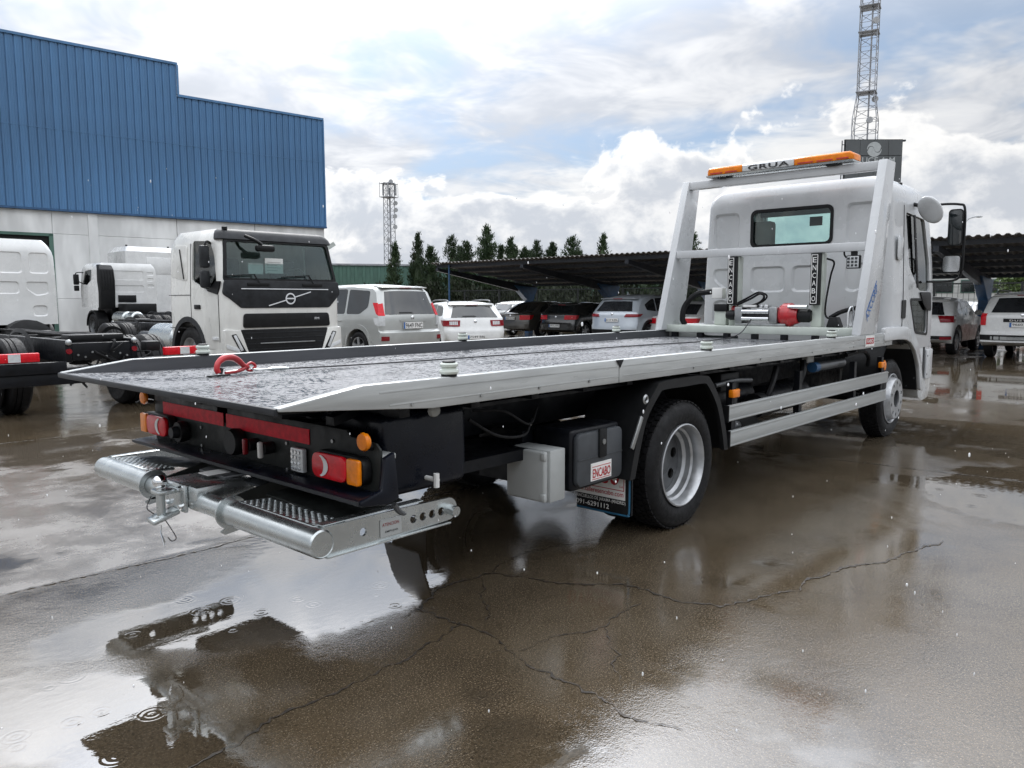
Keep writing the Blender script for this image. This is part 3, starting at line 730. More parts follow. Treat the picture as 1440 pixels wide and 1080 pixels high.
# ------------------------------------------------------------------ tow truck (front = +X, right side = -Y)
T = thing('tow_truck', 'white slide-bed tow truck with wet dark deck, amber light bar and black underframe', 'truck')
def bx(name, mt, x0, x1, y0, y1, z0, z1, bev=.006, parent=T, seg=2): return MB().box(x0,x1,y0,y1,z0,z1).build(name, mt, parent, bev=bev, seg=seg)
# --- deck and rails
m = MB()
xs = [-2.92,-2.55,-2.2,-1.5,0,1.5,3.0,3.5]; zt = lambda x: 1.068+max(0,(-2.5-x))*.045
a = []
for y in (-1.078, 0, 1.078):
    a.append([m.v((x, y, zt(x))) for x in xs])
for r0, r1 in zip(a, a[1:]):
    for i in range(len(xs)-1): m.face((r0[i], r0[i+1], r1[i+1], r1[i]))
deck = m.build('deck_sheet', 'wet_deck', T, smooth=False)
m = MB(); m.prism([(-2.925,-1.08,1.078),(-2.55,-1.08,1.06),(3.5,-1.08,1.06),(3.5,-1.08,1.03),(-2.3,-1.08,1.03),(-2.925,-1.08,1.062)], (0,2.16,0)); m.build('deck_plate', 'black_frame', T, bev=.003)
bx('deck_edge', 'grey_plastic', -2.945, -2.926, -1.12, 1.12, 1.062, 1.090, .006)
for k in range(14):
    bx('deck_cross_member', 'black_frame', -2.3+k*.44, -2.24+k*.44, -1.05, 1.05, .975, 1.029, .004)
def rail(s, x0, x1, tail):
    if tail: sh = [(-2.93,1.092),(-2.55,1.145),(x1,1.145),(x1,1.013),(-2.18,1.015),(-2.93,1.078)]
    else: sh = [(x0,1.145),(x1,1.145),(x1,1.013),(x0,1.013)]
    mm = MB(); mm.prism([(x, s*1.082, z) for x, z in sh], (0, s*.05, 0)); o = mm.build('side_rail', 'rail_paint', T, bev=.005)
    for z in (1.050, 1.106):
        mm = MB(); xa = max(x0, -2.45 if z < 1.1 else -2.5)
        mm.box(xa+.03, x1-.004, 1.1315 if s > 0 else -1.1338, 1.1338 if s > 0 else -1.1315, z, z+.005); mm.build('rail_groove', 'rail_paint', o, smooth=False)
    return o
for s in (-1, 1):
    r1 = rail(s, -2.93, -.752, True); r2 = rail(s, -.746, 4.27, False)
    mm = MB(); mm.prism([(-.79,s*1.1345,1.146),(-.71,s*1.1345,1.146),(-.745,s*1.1345,1.10)], (0,s*.002,0)); mm.build('joint_notch', 'black_frame', r1, smooth=False)
    for k in range(8):
        x = -2.3+k*.42 if k < 4 else .1+(k-4)*1.0
        mm = MB(); mm.cyl((x, s*1.134, 1.045), (x, s*1.139, 1.045), .007, 8); mm.build('rivet', 'steel', r1 if k < 4 else r2)
for s in (-1, 1): MB().prism([(-2.91,s*1.0815,1.085),(-2.91,s*1.0815,1.090),(-2.55,s*1.0815,1.141),(3.5,s*1.0815,1.141),(3.5,s*1.0815,1.069),(-2.5,s*1.0815,1.069)], (0,-s*.008,0)).build('rail_liner', 'liner_grey', T, smooth=False)
# --- lashing studs
def stud(x, y):
    o = MB().lathe([(0,.0),(.036,0),(.036,.010)], (x,y,1.144), (0,0,1), 16).build('lashing_stud', 'black_plastic', T)
    MB().lathe([(.034,.010),(.042,.013),(.045,.022),(.042,.031),(.034,.035),(.034,.042),(.041,.046),(.042,.056),(.036,.062),(0,.062)], (x,y,1.144), (0,0,1), 20).build('stud_body', 'grey_green_paint', o)
    MB().lathe([(.03,.063),(.03,.069),(.024,.072),(0,.072)], (x,y,1.144), (0,0,1), 14).build('stud_cap', 'black_plastic', o)
for x, y in ((-2.05,-1.10),(.33,-1.10),(2.62,-1.10),(-2.11,1.10),(.18,1.10),(2.46,1.10)): stud(x, y)
# --- headboard
for s in (-1, 1):
    mm = MB(); mm.prism([(3.28,s*1.132,1.1455),(3.76,s*1.132,1.1455),(4.10,s*1.132,2.86),(3.84,s*1.132,2.86)], (0,-s*.085,0)); mm.build('headboard_post', 'tow_paint', T, bev=.008)
mm = MB(); mm.box(3.845,3.935,-1.046,1.046,2.765,2.852); mm.build('headboard_top_bar', 'tow_paint', T, bev=.006)
mm = MB(); mm.box(3.575,3.655,-1.046,1.046,1.96,2.045); mm.build('headboard_mid_bar', 'tow_paint', T, bev=.006)
bx('front_sill', 'grey_green_paint', 3.40, 3.78, -1.046, 1.07, 1.125, 1.205, .008)
for k in range(7):
    y = .95-k*.32; bx('sill_foot', 'black_frame', 3.39, 3.45, y-.03, y+.03, 1.07, 1.124, 0)
letters('post_decal', 'AXCORP', 'blue_print', T, (3.45,-1.1325,1.27), (.66,0,.75), (-.75,0,.66), .42, .085, .01, lift=.002)
mm = MB(); mm.prism([(3.405,-1.1328,1.36),(3.415,-1.1328,1.352),(3.685,-1.1328,1.665),(3.675,-1.1328,1.672)], (0,-.0012,0)); mm.build('decal_line', 'blue_print', T, smooth=False)
st = MB(); st.box(3.42,3.68,-1.1372,-1.1348,1.03,1.135); st = st.build('rail_sticker', 'white_print', T, smooth=False)
MB().box(3.44,3.66,-1.1392,-1.1374,1.055,1.112).build('sticker_print', 'red_print', st, smooth=False)
letters('sticker_letters', 'FABO', 'white_print', st, (3.46,-1.1394,1.064), (1,0,0), (0,0,1), .18, .038, .01, lift=.001)
# --- amber light bar
LBR = MB().prism([(3.79,.80,2.868),(4.03,.80,2.868),(4.045,.80,2.888),(3.775,.80,2.888)], (0,-1.62,0)).build('light_bar', 'galvanised', T, bev=.003)
def lens(name, y0, y1, mt):
    ends = lambda y: [(3.773,y,2.89),(4.045,y,2.89),(4.05,y,2.94),(4.03,y,2.972),(3.79,y,2.972),(3.77,y,2.954)]
    mm = MB(); ca = .035 if y0 > .75 else 0; cb = .035 if y1 < -.75 else 0
    sm = lambda y: [(3.91+(x-3.91)*.72, y, 2.89+(z-2.89)*.72) for x, _, z in ends(y)]
    L = [sm(y0), ends(y0-ca)] if ca else [ends(y0)]
    L += [ends(y1+cb), sm(y1)] if cb else [ends(y1)]
    mm.loft(L); return mm.build(name, mt, LBR, bev=.006)
lens('amber_lens', .80, .362, 'amber_lens'); lens('amber_lens', -.222, -.82, 'amber_lens'); lens('sign_panel', .360, -.220, 'clear_lens')
for y0, y1 in ((.74,.60),(.56,.42),(-.26,-.42),(-.46,-.62),(-.66,-.78)): MB().box(3.766,3.771,y1,y0,2.900,2.912).build('reflector', 'red_paint', LBR, smooth=False)
letters('sign_letters', 'GRUA', 'black_print', LBR, (3.7695,.29,2.898), (0,-1,0), (0,0,1), .46, .050, .02, 1.1, lift=.004)
for y in (.62, -.60): bx('bar_foot', 'black_plastic', 3.80, 3.96, y-.06, y+.06, 2.8525, 2.8675, 0)
# --- upright sign boxes
for y in (.33, -.58):
    u = bx('sign_upright', 'grey_green_paint', 3.60, 3.70, y-.055, y+.055, 1.206, 1.958, .006)
    MB().box(3.515,3.598,y-.042,y+.042,1.43,1.955).build('sign_box', 'black_plastic', u, bev=.004)
    mm = MB(); mm.holed(rrect(y-.033,y+.033,1.445,1.94,.004,1), [rrect(y-.027,y+.027,1.451,1.934,.004,1)], lambda a_, b_: (3.514,a_,b_), (-.003,0,0)); mm.build('sign_border', 'white_print', u, smooth=False)
    for k, ch in enumerate('ENCABO'): letters('sign_letter', ch, 'white_print', u, (3.513,y+.019,1.86-k*.078), (0,-1,0), (0,0,1), .038, .052, .004, lift=.002)
# --- winch
WN = bx('winch', 'steel', 3.50, 3.70, -.30, .26, 1.206, 1.235, .004)
for y in (.22, -.17): MB().box(3.485,3.72,y-.045,y+.045,1.236,1.41).build('winch_housing', 'steel', WN, bev=.012)
for z, r in ((1.285,.021),(1.36,.024)): MB().cyl((3.49,-.125,z),(3.49,.175,z),r,14).build('roller', 'chrome', WN)
MB().cyl((3.60,-.12,1.32),(3.60,.175,1.32),.06,16).build('drum', 'steel_cable', WN)
for y in (-.06,.0,.07,.12): MB().box(3.56,3.66,y-.02,y+.02,1.40,1.432).build('tie_plate', 'black_plastic' if y > .0 else 'chrome', WN, bev=.004)
MB().box(3.50,3.54,.03,.17,1.405,1.43).build('tie_plate', 'white_plastic', WN, bev=.003)
MB().lathe([(0,0),(.105,0),(.125,.03),(.125,.11),(.10,.14),(.085,.19),(0,.19)], (3.60,-.218,1.325), (0,-1,0), 24).build('gear_case', 'red_paint', WN)
MB().lathe([(0,0),(.07,0),(.07,.1),(.05,.13),(0,.13)], (3.60,-.41,1.32), (0,-1,0), 18).build('motor', 'black_plastic', WN)
MB().cyl((3.52,-.32,1.41),(3.52,-.52,1.41),.022,12).build('clutch_rod', 'chrome', WN)
MB().lathe([(0,0),(.05,0),(.055,.06),(.04,.1),(0,.1)], (3.53,.27,1.32), (0,1,0), 16).build('knob', 'black_plastic', WN)
MB().cyl((3.60,.27,1.36),(3.60,.34,1.40),.03,10).build('brake_case', 'red_paint', WN)
cab_pts = curve([(3.48,.06,1.285),(3.2,.08,1.12),(2.6,.13,1.078),(1.6,.21,1.078),(.6,.27,1.078),(-.5,.32,1.078),(-1.4,.40,1.078),(-1.93,.46,1.083)], 8)
MB().tube(cab_pts, .0055, 8).build('cable', 'steel_cable', WN)
MB().tube([(-1.90,.456,1.083),(-1.93,.46,1.084),(-2.0,.468,1.085),(-2.03,.472,1.085)], [.007,.012,.012,.006], 10).build('cable_ferrule', 'galvanised', WN)
HK = MB().tube(curve([(-2.03,.472,1.085),(-2.09,.458,1.088),(-2.13,.48,1.092),(-2.09,.50,1.088),(-2.03,.474,1.085)],5), .005, 6).build('cable_eye', 'galvanised', WN)
# red hook lying on the deck
hp = curve([(-2.145,.485,1.102),(-2.18,.478,1.118),(-2.22,.462,1.148),(-2.265,.448,1.168),(-2.315,.437,1.168),(-2.355,.428,1.145),(-2.368,.424,1.112),(-2.36,.424,1.090)], 6)
mm = MB(); mm.tube(hp, [.011+.009*math.sin(min(1,k/30)*math.pi*.8) for k in range(len(hp))], 12)
pr = curve([(-2.165,.480,1.105),(-2.20,.468,1.092),(-2.25,.453,1.086),(-2.31,.440,1.084)],5); mm.tube(pr, [.012-.003*k/len(pr) for k in range(len(pr))], 10)
mm.tube(curve([(-2.125,.487,1.084),(-2.098,.490,1.105),(-2.122,.490,1.128),(-2.155,.486,1.112),(-2.15,.485,1.088),(-2.125,.487,1.084)],5), .0085, 8)
mm.build('hook', 'red_paint', WN)
MB().tube([(-2.335,.432,1.112),(-2.348,.428,1.085)], [.010,.014], 8).build('hook_tip', 'black_plastic', WN)
MB().bar((-2.44,.40,1.076),(-2.30,.41,1.076),.012,.008).build('hook_latch', 'black_plastic', WN)
# --- work lamp, hoses, control levers on the headboard
wl = bx('work_lamp', 'black_plastic', 3.57, 3.62, -1.0, -.87, 1.79, 1.92, .008)
MB().box(3.566,3.572,-.99,-.88,1.80,1.91).build('lamp_lens', 'clear_lens', wl, smooth=False)
for i in range(3):
    for j in range(3): MB().box(3.560,3.567,-.978+i*.036,-.955+i*.036,1.81+j*.034,1.832+j*.034).build('led', 'dark_glass', wl, smooth=False)
bx('lamp_bracket', 'black_plastic', 3.59, 3.61, -.965, -.905, 1.92, 1.962, 0)
def hose(pts, r, mt='rubber', name='hose', par=T): return MB().tube(curve(pts,8), r, 8).build(name, mt, par)
hose([(3.6,-.86,1.9),(3.6,-.84,1.93),(3.62,-.83,1.98)], .009)
hose([(3.66,.62,1.58),(3.62,.80,1.55),(3.58,.92,1.42),(3.56,.94,1.28),(3.58,.92,1.206)], .032, 'rubber')
bx('hose_box', 'white_plastic', 3.60, 3.70, .47, .60, 1.50, 1.62, .01)
bx('valve_block', 'black_plastic', 3.58, 3.70, .40, .56, 1.36, 1.44, .01)
bx('valve_post', 'grey_green_paint', 3.60, 3.72, .42, .56, 1.206, 1.36, .006)
hose([(3.56,.27,1.43),(3.54,.10,1.50),(3.53,.0,1.55),(3.53,-.05,1.52),(3.54,.0,1.46),(3.56,.14,1.41),(3.57,.26,1.38)], .012)
hose([(3.57,.27,1.45),(3.55,.12,1.52),(3.55,.02,1.565),(3.55,-.07,1.53),(3.55,-.03,1.47),(3.57,.14,1.40)], .010)
hose([(3.62,-.66,1.9),(3.66,-.72,1.86),(3.66,-.69,1.72),(3.64,-.66,1.45),(3.62,-.68,1.31),(3.6,-.80,1.29)], .010)
hose([(3.6,-.72,1.30),(3.62,-.82,1.36),(3.64,-.95,1.40),(3.66,-1.03,1.41)], .022)
mm = MB(); mm.prism([(3.55,-.70,1.206),(3.55,-.84,1.206),(3.55,-.80,1.31),(3.55,-.73,1.31)], (.12,0,0)); mm.build('hose_saddle', 'black_plastic', T, bev=.01)
for y in (-.93,-1.0): MB().tube([(3.52,y,1.206),(3.52,y,1.36)]+curve([(3.52,y,1.36),(3.53,y-.015,1.405),(3.545,y-.03,1.41),(3.56,y-.035,1.36)],4)+[(3.56,y-.035,1.206)], .009, 8).build('lever_guard', 'chrome', T)
MB().sphere((3.60,-.98,1.30),.05,10,6,(1,.6,1.4)).build('lever_knob', 'black_plastic', T)

# --- chassis
for s in (-1, 1):
    bx('chassis_rail', 'black_frame', -2.35, 5.3, s*.44-.035, s*.44+.035, .70, .93, .006)
    bx('slide_rail', 'black_frame', -2.5, 3.6, s*.40-.04, s*.40+.04, .932, .974, .004)
for x in (-2.3,-1.6,-.8,.8,1.6,2.6,3.4): bx('chassis_cross_member', 'black_frame', x-.04, x+.04, -.404, .404, .72, .90, .004)
bx('under_plate', 'black_frame', -1.9, 3.4, -.95, .95, .955, .973, 0)
MB().cyl((-1.9,0,.83),(.6,0,.83),.07,14).build('slide_ram', 'black_frame', T)
# rear axle, suspension
MB().cyl((0,-.8,.415),(0,.8,.415),.075,16).build('rear_axle', 'black_frame', T); MB().sphere((0,0,.41),.2,14,8).build('differential', 'black_frame', T)
MB().cyl((.1,0,.43),(3.0,0,.66),.05,12).build('drive_shaft', 'black_frame', T)
for s in (-1, 1):
    mm = MB()
    for k in range(4): mm.tube(curve([(-.75+k*.06,s*.5,.66-k*.018),(0,s*.5,.50-k*.018),(.75-k*.06,s*.5,.66-k*.018)],5), .022, 6)
    mm.build('leaf_spring', 'black_frame', T)
RT = .415
def wheel(name, x, yo, s, w, parent, kind):
    """yo = outer face of the tyre, s = side sign"""
    wo = bpy.data.objects.new(name, None); COL.objects.link(wo); wo.parent = parent; wo.location = (x, yo, RT); ax = (0, s, 0)
    prof = [(.268,-.03),(.285,-.012),(.33,.0),(.375,-.004),(.398,-.02),(RT,-.045),(RT,-w+.045),(.398,-w+.02),(.375,-w+.004),(.33,-w),(.285,-w+.012),(.268,-w+.03)]
    MB().lathe(prof, (0,0,0), ax, 48, closed=True).build('tyre', 'rubber', wo)
    mm = MB()
    for k in range(56):
        a0 = 2*math.pi*k/56
        for j, yy in enumerate((.05,.095,.14,.185)):
            a1 = a0+(.03 if j % 2 else -.02); c, s_ = math.cos(a1), math.sin(a1)
            p = Vector((c*(RT+.002), -s*yy, s_*(RT+.002))); mm.bar(p-Vector((-s_,0,c))*.017, p+Vector((-s_,0,c))*.017, .034, .010, up=(c,0,s_))
    mm.build('tread', 'rubber', wo, smooth=False)['kind'] = 'stuff'
    if kind == 'dish':
        MB().lathe([(.270,-.028),(.272,-.006),(.264,-.002),(.256,-.012),(.245,-.05),(.243,-.075),(.228,-.085),(.226,-.12),(.205,-.135),(.205,-.165)], (0,0,0), ax, 40).build('rim', 'steel_rim', wo)
        o2 = [(.207*math.cos(2*math.pi*k/40), .207*math.sin(2*math.pi*k/40)) for k in range(40)]
        holes = [circ(.142*math.cos(R(18+60*k)), .142*math.sin(R(18+60*k)), .036, 14) for k in range(6)]+[circ(0,0,.075,20)]
        MB().holed(o2, holes, lambda u, v: (u, -s*.165, v), (0,-s*.012,0)).build('rim_disc', 'dark_rim', wo)
        MB().lathe([(.085,-.19),(.085,-.165),(.06,-.15),(0,-.148)], (0,0,0), ax, 20).build('hub', 'dark_rim', wo)
        MB().lathe([(0,-.23),(.2,-.23)], (0,0,0), ax, 24).build('brake_drum', 'black_frame', wo)
    else:
        MB().lathe([(.270,-.028),(.272,-.006),(.264,-.002),(.252,-.02),(.243,-.05),(.238,-.03),(.222,.03),(.214,.042)], (0,0,0), ax, 40).build('rim', 'steel_rim', wo)
        o2 = [(.215*math.cos(2*math.pi*k/40), .215*math.sin(2*math.pi*k/40)) for k in range(40)]
        holes = [circ(.172*math.cos(R(18+36*k)), .172*math.sin(R(18+36*k)), .020, 10) for k in range(10)]+[circ(0,0,.095,20)]
        MB().holed(o2, holes, lambda u, v: (u, s*.042, v), (0,-s*.014,0)).build('rim_disc', 'steel_rim', wo)
        MB().lathe([(.12,.018),(.095,.03),(.09,-.05),(.05,-.06),(0,-.06)], (0,0,0), ax, 20).build('hub', 'dark_rim', wo)
        MB().lathe([(0,-.02),(.21,-.02)], (0,0,0), ax, 24).build('brake_drum', 'black_frame', wo)
    return wo
wheel('wheel', 0, -1.14, -1, .24, T, 'dish'); wheel('wheel', 0, -.865, -1, .24, T, 'dish'); wheel('wheel', 0, 1.14, 1, .24, T, 'dish'); wheel('wheel', 0, .865, 1, .24, T, 'dish')
wheel('wheel', 4.57, -1.075, -1, .24, T, 'hub'); wheel('wheel', 4.57, 1.075, 1, .24, T, 'hub')
MB().cyl((4.57,-.85,.415),(4.57,.85,.415),.06,12).build('front_axle', 'black_frame', T)
# rear mudguards
def guard(s):
    outer = curve([(-.66,.43),(-.61,.60),(-.53,.80),(-.38,.955),(-.30,.985),(.0,.99),(.22,.985),(.30,.955),(.44,.80),(.53,.60),(.575,.44)], 4)
    mm = MB()
    ya, yb = s*1.155, s*.74
    L = [[(p.x, ya, p.y) for p in outer], [(p.x, yb, p.y) for p in outer]]
    cen = Vector((-.03, .45)); inn = [cen+(p-cen)*(1-.055/max(.1,(p-cen).length)) for p in outer]
    thin = [cen+(p-cen)*(1-.015/max(.1,(p-cen).length)) for p in outer]
    A = [mm.v((p.x,ya,p.y)) for p in outer]; Bv = [mm.v((p.x,yb,p.y)) for p in outer]; Cv = [mm.v((p.x,ya,p.y)) for p in inn]; D = [mm.v((p.x,ya-s*.03,p.y)) for p in inn]; E_ = [mm.v((p.x,ya-s*.03,p.y)) for p in thin]; F_ = [mm.v((p.x,yb,p.y)) for p in thin]
    for p, q in ((A,Bv),(A,Cv),(Cv,D),(D,E_),(E_,F_),(F_,Bv)): mm.join(p, q, False)
    for i in (0, -1): mm.face((A[i],Cv[i],D[i],E_[i],F_[i],Bv[i]))
    mm.build('mudguard', 'black_plastic', T, ang=50)
guard(-1); guard(1)
mm = MB(); mm.bar((-.66,-1.165,.62),(-.56,-1.165,.80),.014,.03); mm.build('guard_strut', 'steel', T, bev=.003)
MB().lathe([(.02,0),(.03,.008),(.02,.016),(.012,.008)], (-.53,-1.165,.90), (0,-1,0), 12, closed=True).build('guard_clip', 'steel', T)
# mud flaps with print
for s in (-1, 1):
    fl = MB(); fl.prism([(-.60,s*1.13,.60),(-.60,s*1.13,.20),(-.60,s*1.10,.185),(-.60,s*.72,.185),(-.60,s*.72,.60)], (.012,0,0)); fl = fl.build('mud_flap', 'rubber', T)
    if s < 0:
        MB().tube(curve([(-.607,-1.118,.59),(-.607,-1.118,.26),(-.607,-1.112,.205),(-.607,-1.08,.195),(-.607,-.73,.195)],6), .006, 6).build('flap_trim', 'blue_trim', fl)
        MB().box(-.604,-.601,-1.085,-.70,.285,.51).build('flap_panel', 'white_print', fl, smooth=False)
        letters('flap_letters', 'ENCABO', 'red_print', fl, (-.604,-.66,.37), (0,-1,0), (0,0,1), .385, .13, .02)
        letters('flap_letters', 'S.A.', 'red_print', fl, (-.604,-1.046,.36), (0,-1,0), (0,0,1), .03, .014, .01)
        letters('flap_letters', 'www.talleresencabo.com', 'red_print', fl, (-.604,-.70,.305), (0,-1,0), (0,0,1), .375, .03, .005)
        mm = MB(); mm.box(-.606,-.6045,-1.078,-.70,.341,.345); mm.box(-.606,-.6045,-1.078,-1.074,.341,.505); mm.build('flap_frame', 'red_print', fl, smooth=False)
        letters('flap_letters', 'PARACUELLOS DE JARAMA (MADRID)', 'white_print', fl, (-.602,-.70,.253), (0,-1,0), (0,0,1), .39, .026, .004)
        letters('flap_letters', '091-6291112', 'white_print', fl, (-.602,-.72,.215), (0,-1,0), (0,0,1), .25, .030, .01)
# --- side boxes
gb = bx('junction_box', 'box_grey', -1.28, -1.15, -1.06, -.79, .40, .685, .008)
MB().box(-1.318,-1.282,-1.048,-.775,.405,.68).build('box_lid', 'box_grey', gb, bev=.012, seg=3)
for z in (.43,.655): MB().box(-1.324,-1.30,-1.055,-1.02,z-.022,z+.022).build('lid_latch', 'box_grey', gb, bev=.008)
bx('box_mount', 'black_frame', -1.20, -1.0, -.79, -.45, .45, .75, 0)
tb = bx('tool_box', 'black_frame', -1.12, -.66, -1.075, -.80, .43, .775, .02, seg=3)
MB().prism([(x,-1.074,z) for x, z in rrect(-1.105,-.672,.455,.755,.04)], (0,-.035,0)).build('box_door', 'tool_grey', tb, bev=.012)
MB().box(-.915,-.845,-1.122,-1.105,.60,.765).build('door_latch', 'black_plastic', tb, bev=.006)
MB().cyl((-.88,-1.122,.69),(-.88,-1.127,.69),.016,12).build('lock', 'steel', tb)
MB().box(-1.10,-.925,-1.113,-1.108,.606,.612).build('door_crease', 'tool_grey', tb, smooth=False)
MB().box(-.835,-.68,-1.113,-1.108,.606,.612).build('door_crease', 'tool_grey', tb, smooth=False)
pl = MB().box(-.985,-.79,-1.113,-1.1085,.475,.575).build('maker_plate', 'white_print', tb, smooth=False)
letters('plate_letters', 'ENCABO', 'red_print', tb, (-.972,-1.113,.492), (1,0,0), (0,0,1), .17, .052, .012)
mm = MB(); mm.box(-.975,-.80,-1.1145,-1.1132,.553,.556); mm.box(-.975,-.80,-1.1145,-1.1132,.482,.485); mm.build('plate_line', 'red_print', tb, smooth=False)
bx('rear_tank', 'navy_tank', -2.33, -1.80, -.97, -.46, .60, .99, .05, seg=3)
bx('rear_tank', 'navy_tank', -2.33, -1.80, .46, .97, .60, .99, .05, seg=3)
bx('tank_bracket', 'black_frame', -1.80, -1.1, -.9, -.46, .62, .68, 0)
mm = MB(); mm.cyl((-2.08,-.96,.665),(-2.08,-1.05,.665),.012,10); mm.cyl((-2.08,-1.04,.695),(-2.08,-1.04,.63),.014,10); mm.build('drain_tap', 'white_plastic', T)
mm = MB(); mm.sphere((-2.08,-1.03,.985),.03,8,6,(1.3,.6,1)); mm.build('lamp_socket', 'box_grey', T)
bx('valve', 'box_grey', -2.41, -2.33, -1.06, -.97, .805, .83, .004); bx('valve', 'steel', -2.38, -2.35, -1.06, -1.03, .78, .805, .003)
hose([(-1.78,-.95,.9),(-1.6,-.98,.80),(-1.4,-.98,.78),(-1.25,-.9,.84)], .008); hose([(-1.7,-.9,.93),(-1.55,-.97,.92),(-1.35,-.97,.83),(-1.2,-.9,.9)], .007)
# air tanks, exhaust, engine bits under the deck (right side)
MB().lathe([(0,0),(.08,.005),(.12,.04),(.12,.66),(.08,.695),(0,.70)], (1.0,-.72,.70), (1,0,0), 20).build('air_tank', 'black_frame', T)
MB().lathe([(0,0),(.08,.005),(.13,.04),(.13,.86),(.08,.895),(0,.90)], (1.9,-.75,.62), (1,0,0), 20).build('fuel_tank', 'black_frame', T)
bx('battery_box', 'black_plastic', 1.0, 1.45, -.98, -.6, .40, .60, .02); bx('filter_housing', 'black_plastic', .85, 1.15, -.95, -.7, .80, .94, .02)
MB().lathe([(0,0),(.10,0),(.10,.22),(0,.22)], (1.42,-.94,.64), (1,0,.0), 16).build('pump', 'black_plastic', T)
MB().cyl((2.55,-1.0,.885),(3.2,-1.0,.885),.04,14).build('air_pipe', 'dark_rim', T); MB().cyl((2.46,-1.0,.885),(2.55,-1.0,.885),.046,14).build('pipe_clamp', 'blue_post', T)
hose([(1.5,-.98,.62),(1.62,-1.0,.80),(1.75,-.98,.93)], .025); hose([(2.1,-1.0,.70),(2.2,-1.02,.86),(2.3,-.98,.95)], .028); hose([(.75,-.95,.86),(1.0,-.98,.88),(1.3,-.97,.86)], .018, 'dark_rim')
hose([(3.3,-1.0,.95),(3.7,-1.02,.97),(3.95,-1.0,.9),(4.0,-.98,.80)], .02); bx('valve_unit', 'box_grey', 2.35, 2.50, -1.0, -.9, .93, 1.0, .01)
MB().sphere((.95,-1.0,.54),.08,12,8,(1.4,.6,.6)).build('cable_reel', 'dark_rim', T)
bx('engine_block', 'black_frame', 3.4, 4.9, -.4, .4, .45, 1.0, .03); bx('gearbox', 'black_frame', 2.7, 3.4, -.25, .25, .5, .85, .05)
# --- side guards
for s in (-1, 1):
    for z0, xa, xb in ((.635,.56,4.10),(.452,.59,4.05)):
        g_ = bx('side_guard', 'guard_alu', xa, xb, min(s*1.13,s*1.158), max(s*1.13,s*1.158), z0, z0+.112, .004)
        for z in (z0+.004, z0+.096): MB().box(xa+.002,xb-.002,min(s*1.1585,s*1.163),max(s*1.1585,s*1.163),z,z+.012).build('guard_lip', 'guard_alu', g_, bev=.003)
        MB().box(xa-.012,xa-.001,min(s*1.125,s*1.165),max(s*1.125,s*1.165),z0-.003,z0+.115).build('end_cap', 'black_plastic', g_, smooth=False)
    for x in (.70,1.9,3.2,4.0): bx('guard_bracket', 'black_frame', x-.03, x+.03, min(s*1.08,s*1.128), max(s*1.08,s*1.128), .45, .90, 0)
for x in (.72,4.00):
    bx('marker_stalk', 'black_plastic', x-.03, x+.03, -1.13, -1.10, .74, .79, .004)
    bx('side_marker', 'amber_lens', x-.055, x+.055, -1.14, -1.10, .79, .85, .01)
MB().lathe([(0,0),(.055,0),(.06,.02),(.03,.035),(0,.035)], (4.13,-1.09,.80), (.25,-1,0), 18).build('side_marker', 'amber_lens', T)
bx('guard_end_block', 'black_plastic', 4.06, 4.2, -1.12, -1.0, .55, .78, .02)
# --- rear light board
RB = MB(); RB.prism([(-2.47,1.0,.935),(-2.47,-.90,.93),(-2.47,-.93,.905),(-2.47,-1.10,.895),(-2.47,-1.13,.87),(-2.47,-1.13,.665),(-2.47,1.0,.665)], (.012,0,0)); RB = RB.build('light_board', 'dark_board', T, bev=.003)
for y0, y1 in ((.88,.17),(.14,-.62)): MB().box(-2.4745,-2.4705,y1,y0,.832,.902).build('reflective_band', 'red_reflective', RB, smooth=False)
def tail(yc, s):
    """s = +1 when the amber end points to +Y"""
    o = MB(); y0, y1 = yc-.175, yc+.175
    o.prism([(-2.475, y, z) for y, z in rrect(y0,y1,.712,.835,.045)], (-.045,0,0)); o = o.build('tail_light', 'black_plastic', T, bev=.006)
    def seg(name, a, b_, mt, r0=.0):
        y_a, y_b = sorted((yc+s*a, yc+s*b_)); MB().prism([(-2.521, y, z) for y, z in rrect(y_a,y_b,.718,.829,max(.003,r0))], (-.022,0,0)).build(name, mt, o, bev=.007)
    seg('amber_segment', .085, .168, 'amber_lens', .012); seg('red_segment', -.168, .084, 'red_lens', .04)
    cy = yc-s*.105; ring_ = [(cy+s*(-.01+.075*math.cos(R(a))), .774+.050*math.sin(R(a))) for a in range(-70, 71, 14)]+[(cy+s*(-.012+.046*math.cos(R(a))), .774+.046*math.sin(R(a))) for a in range(70, -71, -14)]
    MB().prism([(-2.545, y, z) for y, z in ring_], (-.002,0,0)).build('reversing_segment', 'clear_lens', o, smooth=False)
tail(-.905, -1); tail(.875, 1)
for y, z in ((-1.075,.905),(1.05,.915)):
    mk = MB().lathe([(0,0),(.036,0),(.04,.012),(.034,.022),(0,.026)], (-2.50,y,z), (-1,0,0), 20).build('round_marker', 'amber_lens', T)
    MB().cyl((-2.5,y,z-.02),(-2.46,y,z-.03),.015,8).build('marker_stalk', 'rubber', mk)
sk = MB().lathe([(0,0),(.055,0),(.06,.03),(.055,.05),(0,.05)], (-2.475,.60,.76), (-1,0,0), 20).build('trailer_socket', 'black_plastic', T); MB().lathe([(0,0),(.035,0),(.03,.035),(0,.035)], (-2.526,.60,.76), (-1,0,0), 14).build('socket_cap', 'grey_plastic', sk)
sk = MB().lathe([(0,0),(.065,0),(.07,.035),(.06,.06),(0,.06)], (-2.475,.0,.775), (-1,0,0), 20).build('trailer_socket', 'black_plastic', T)
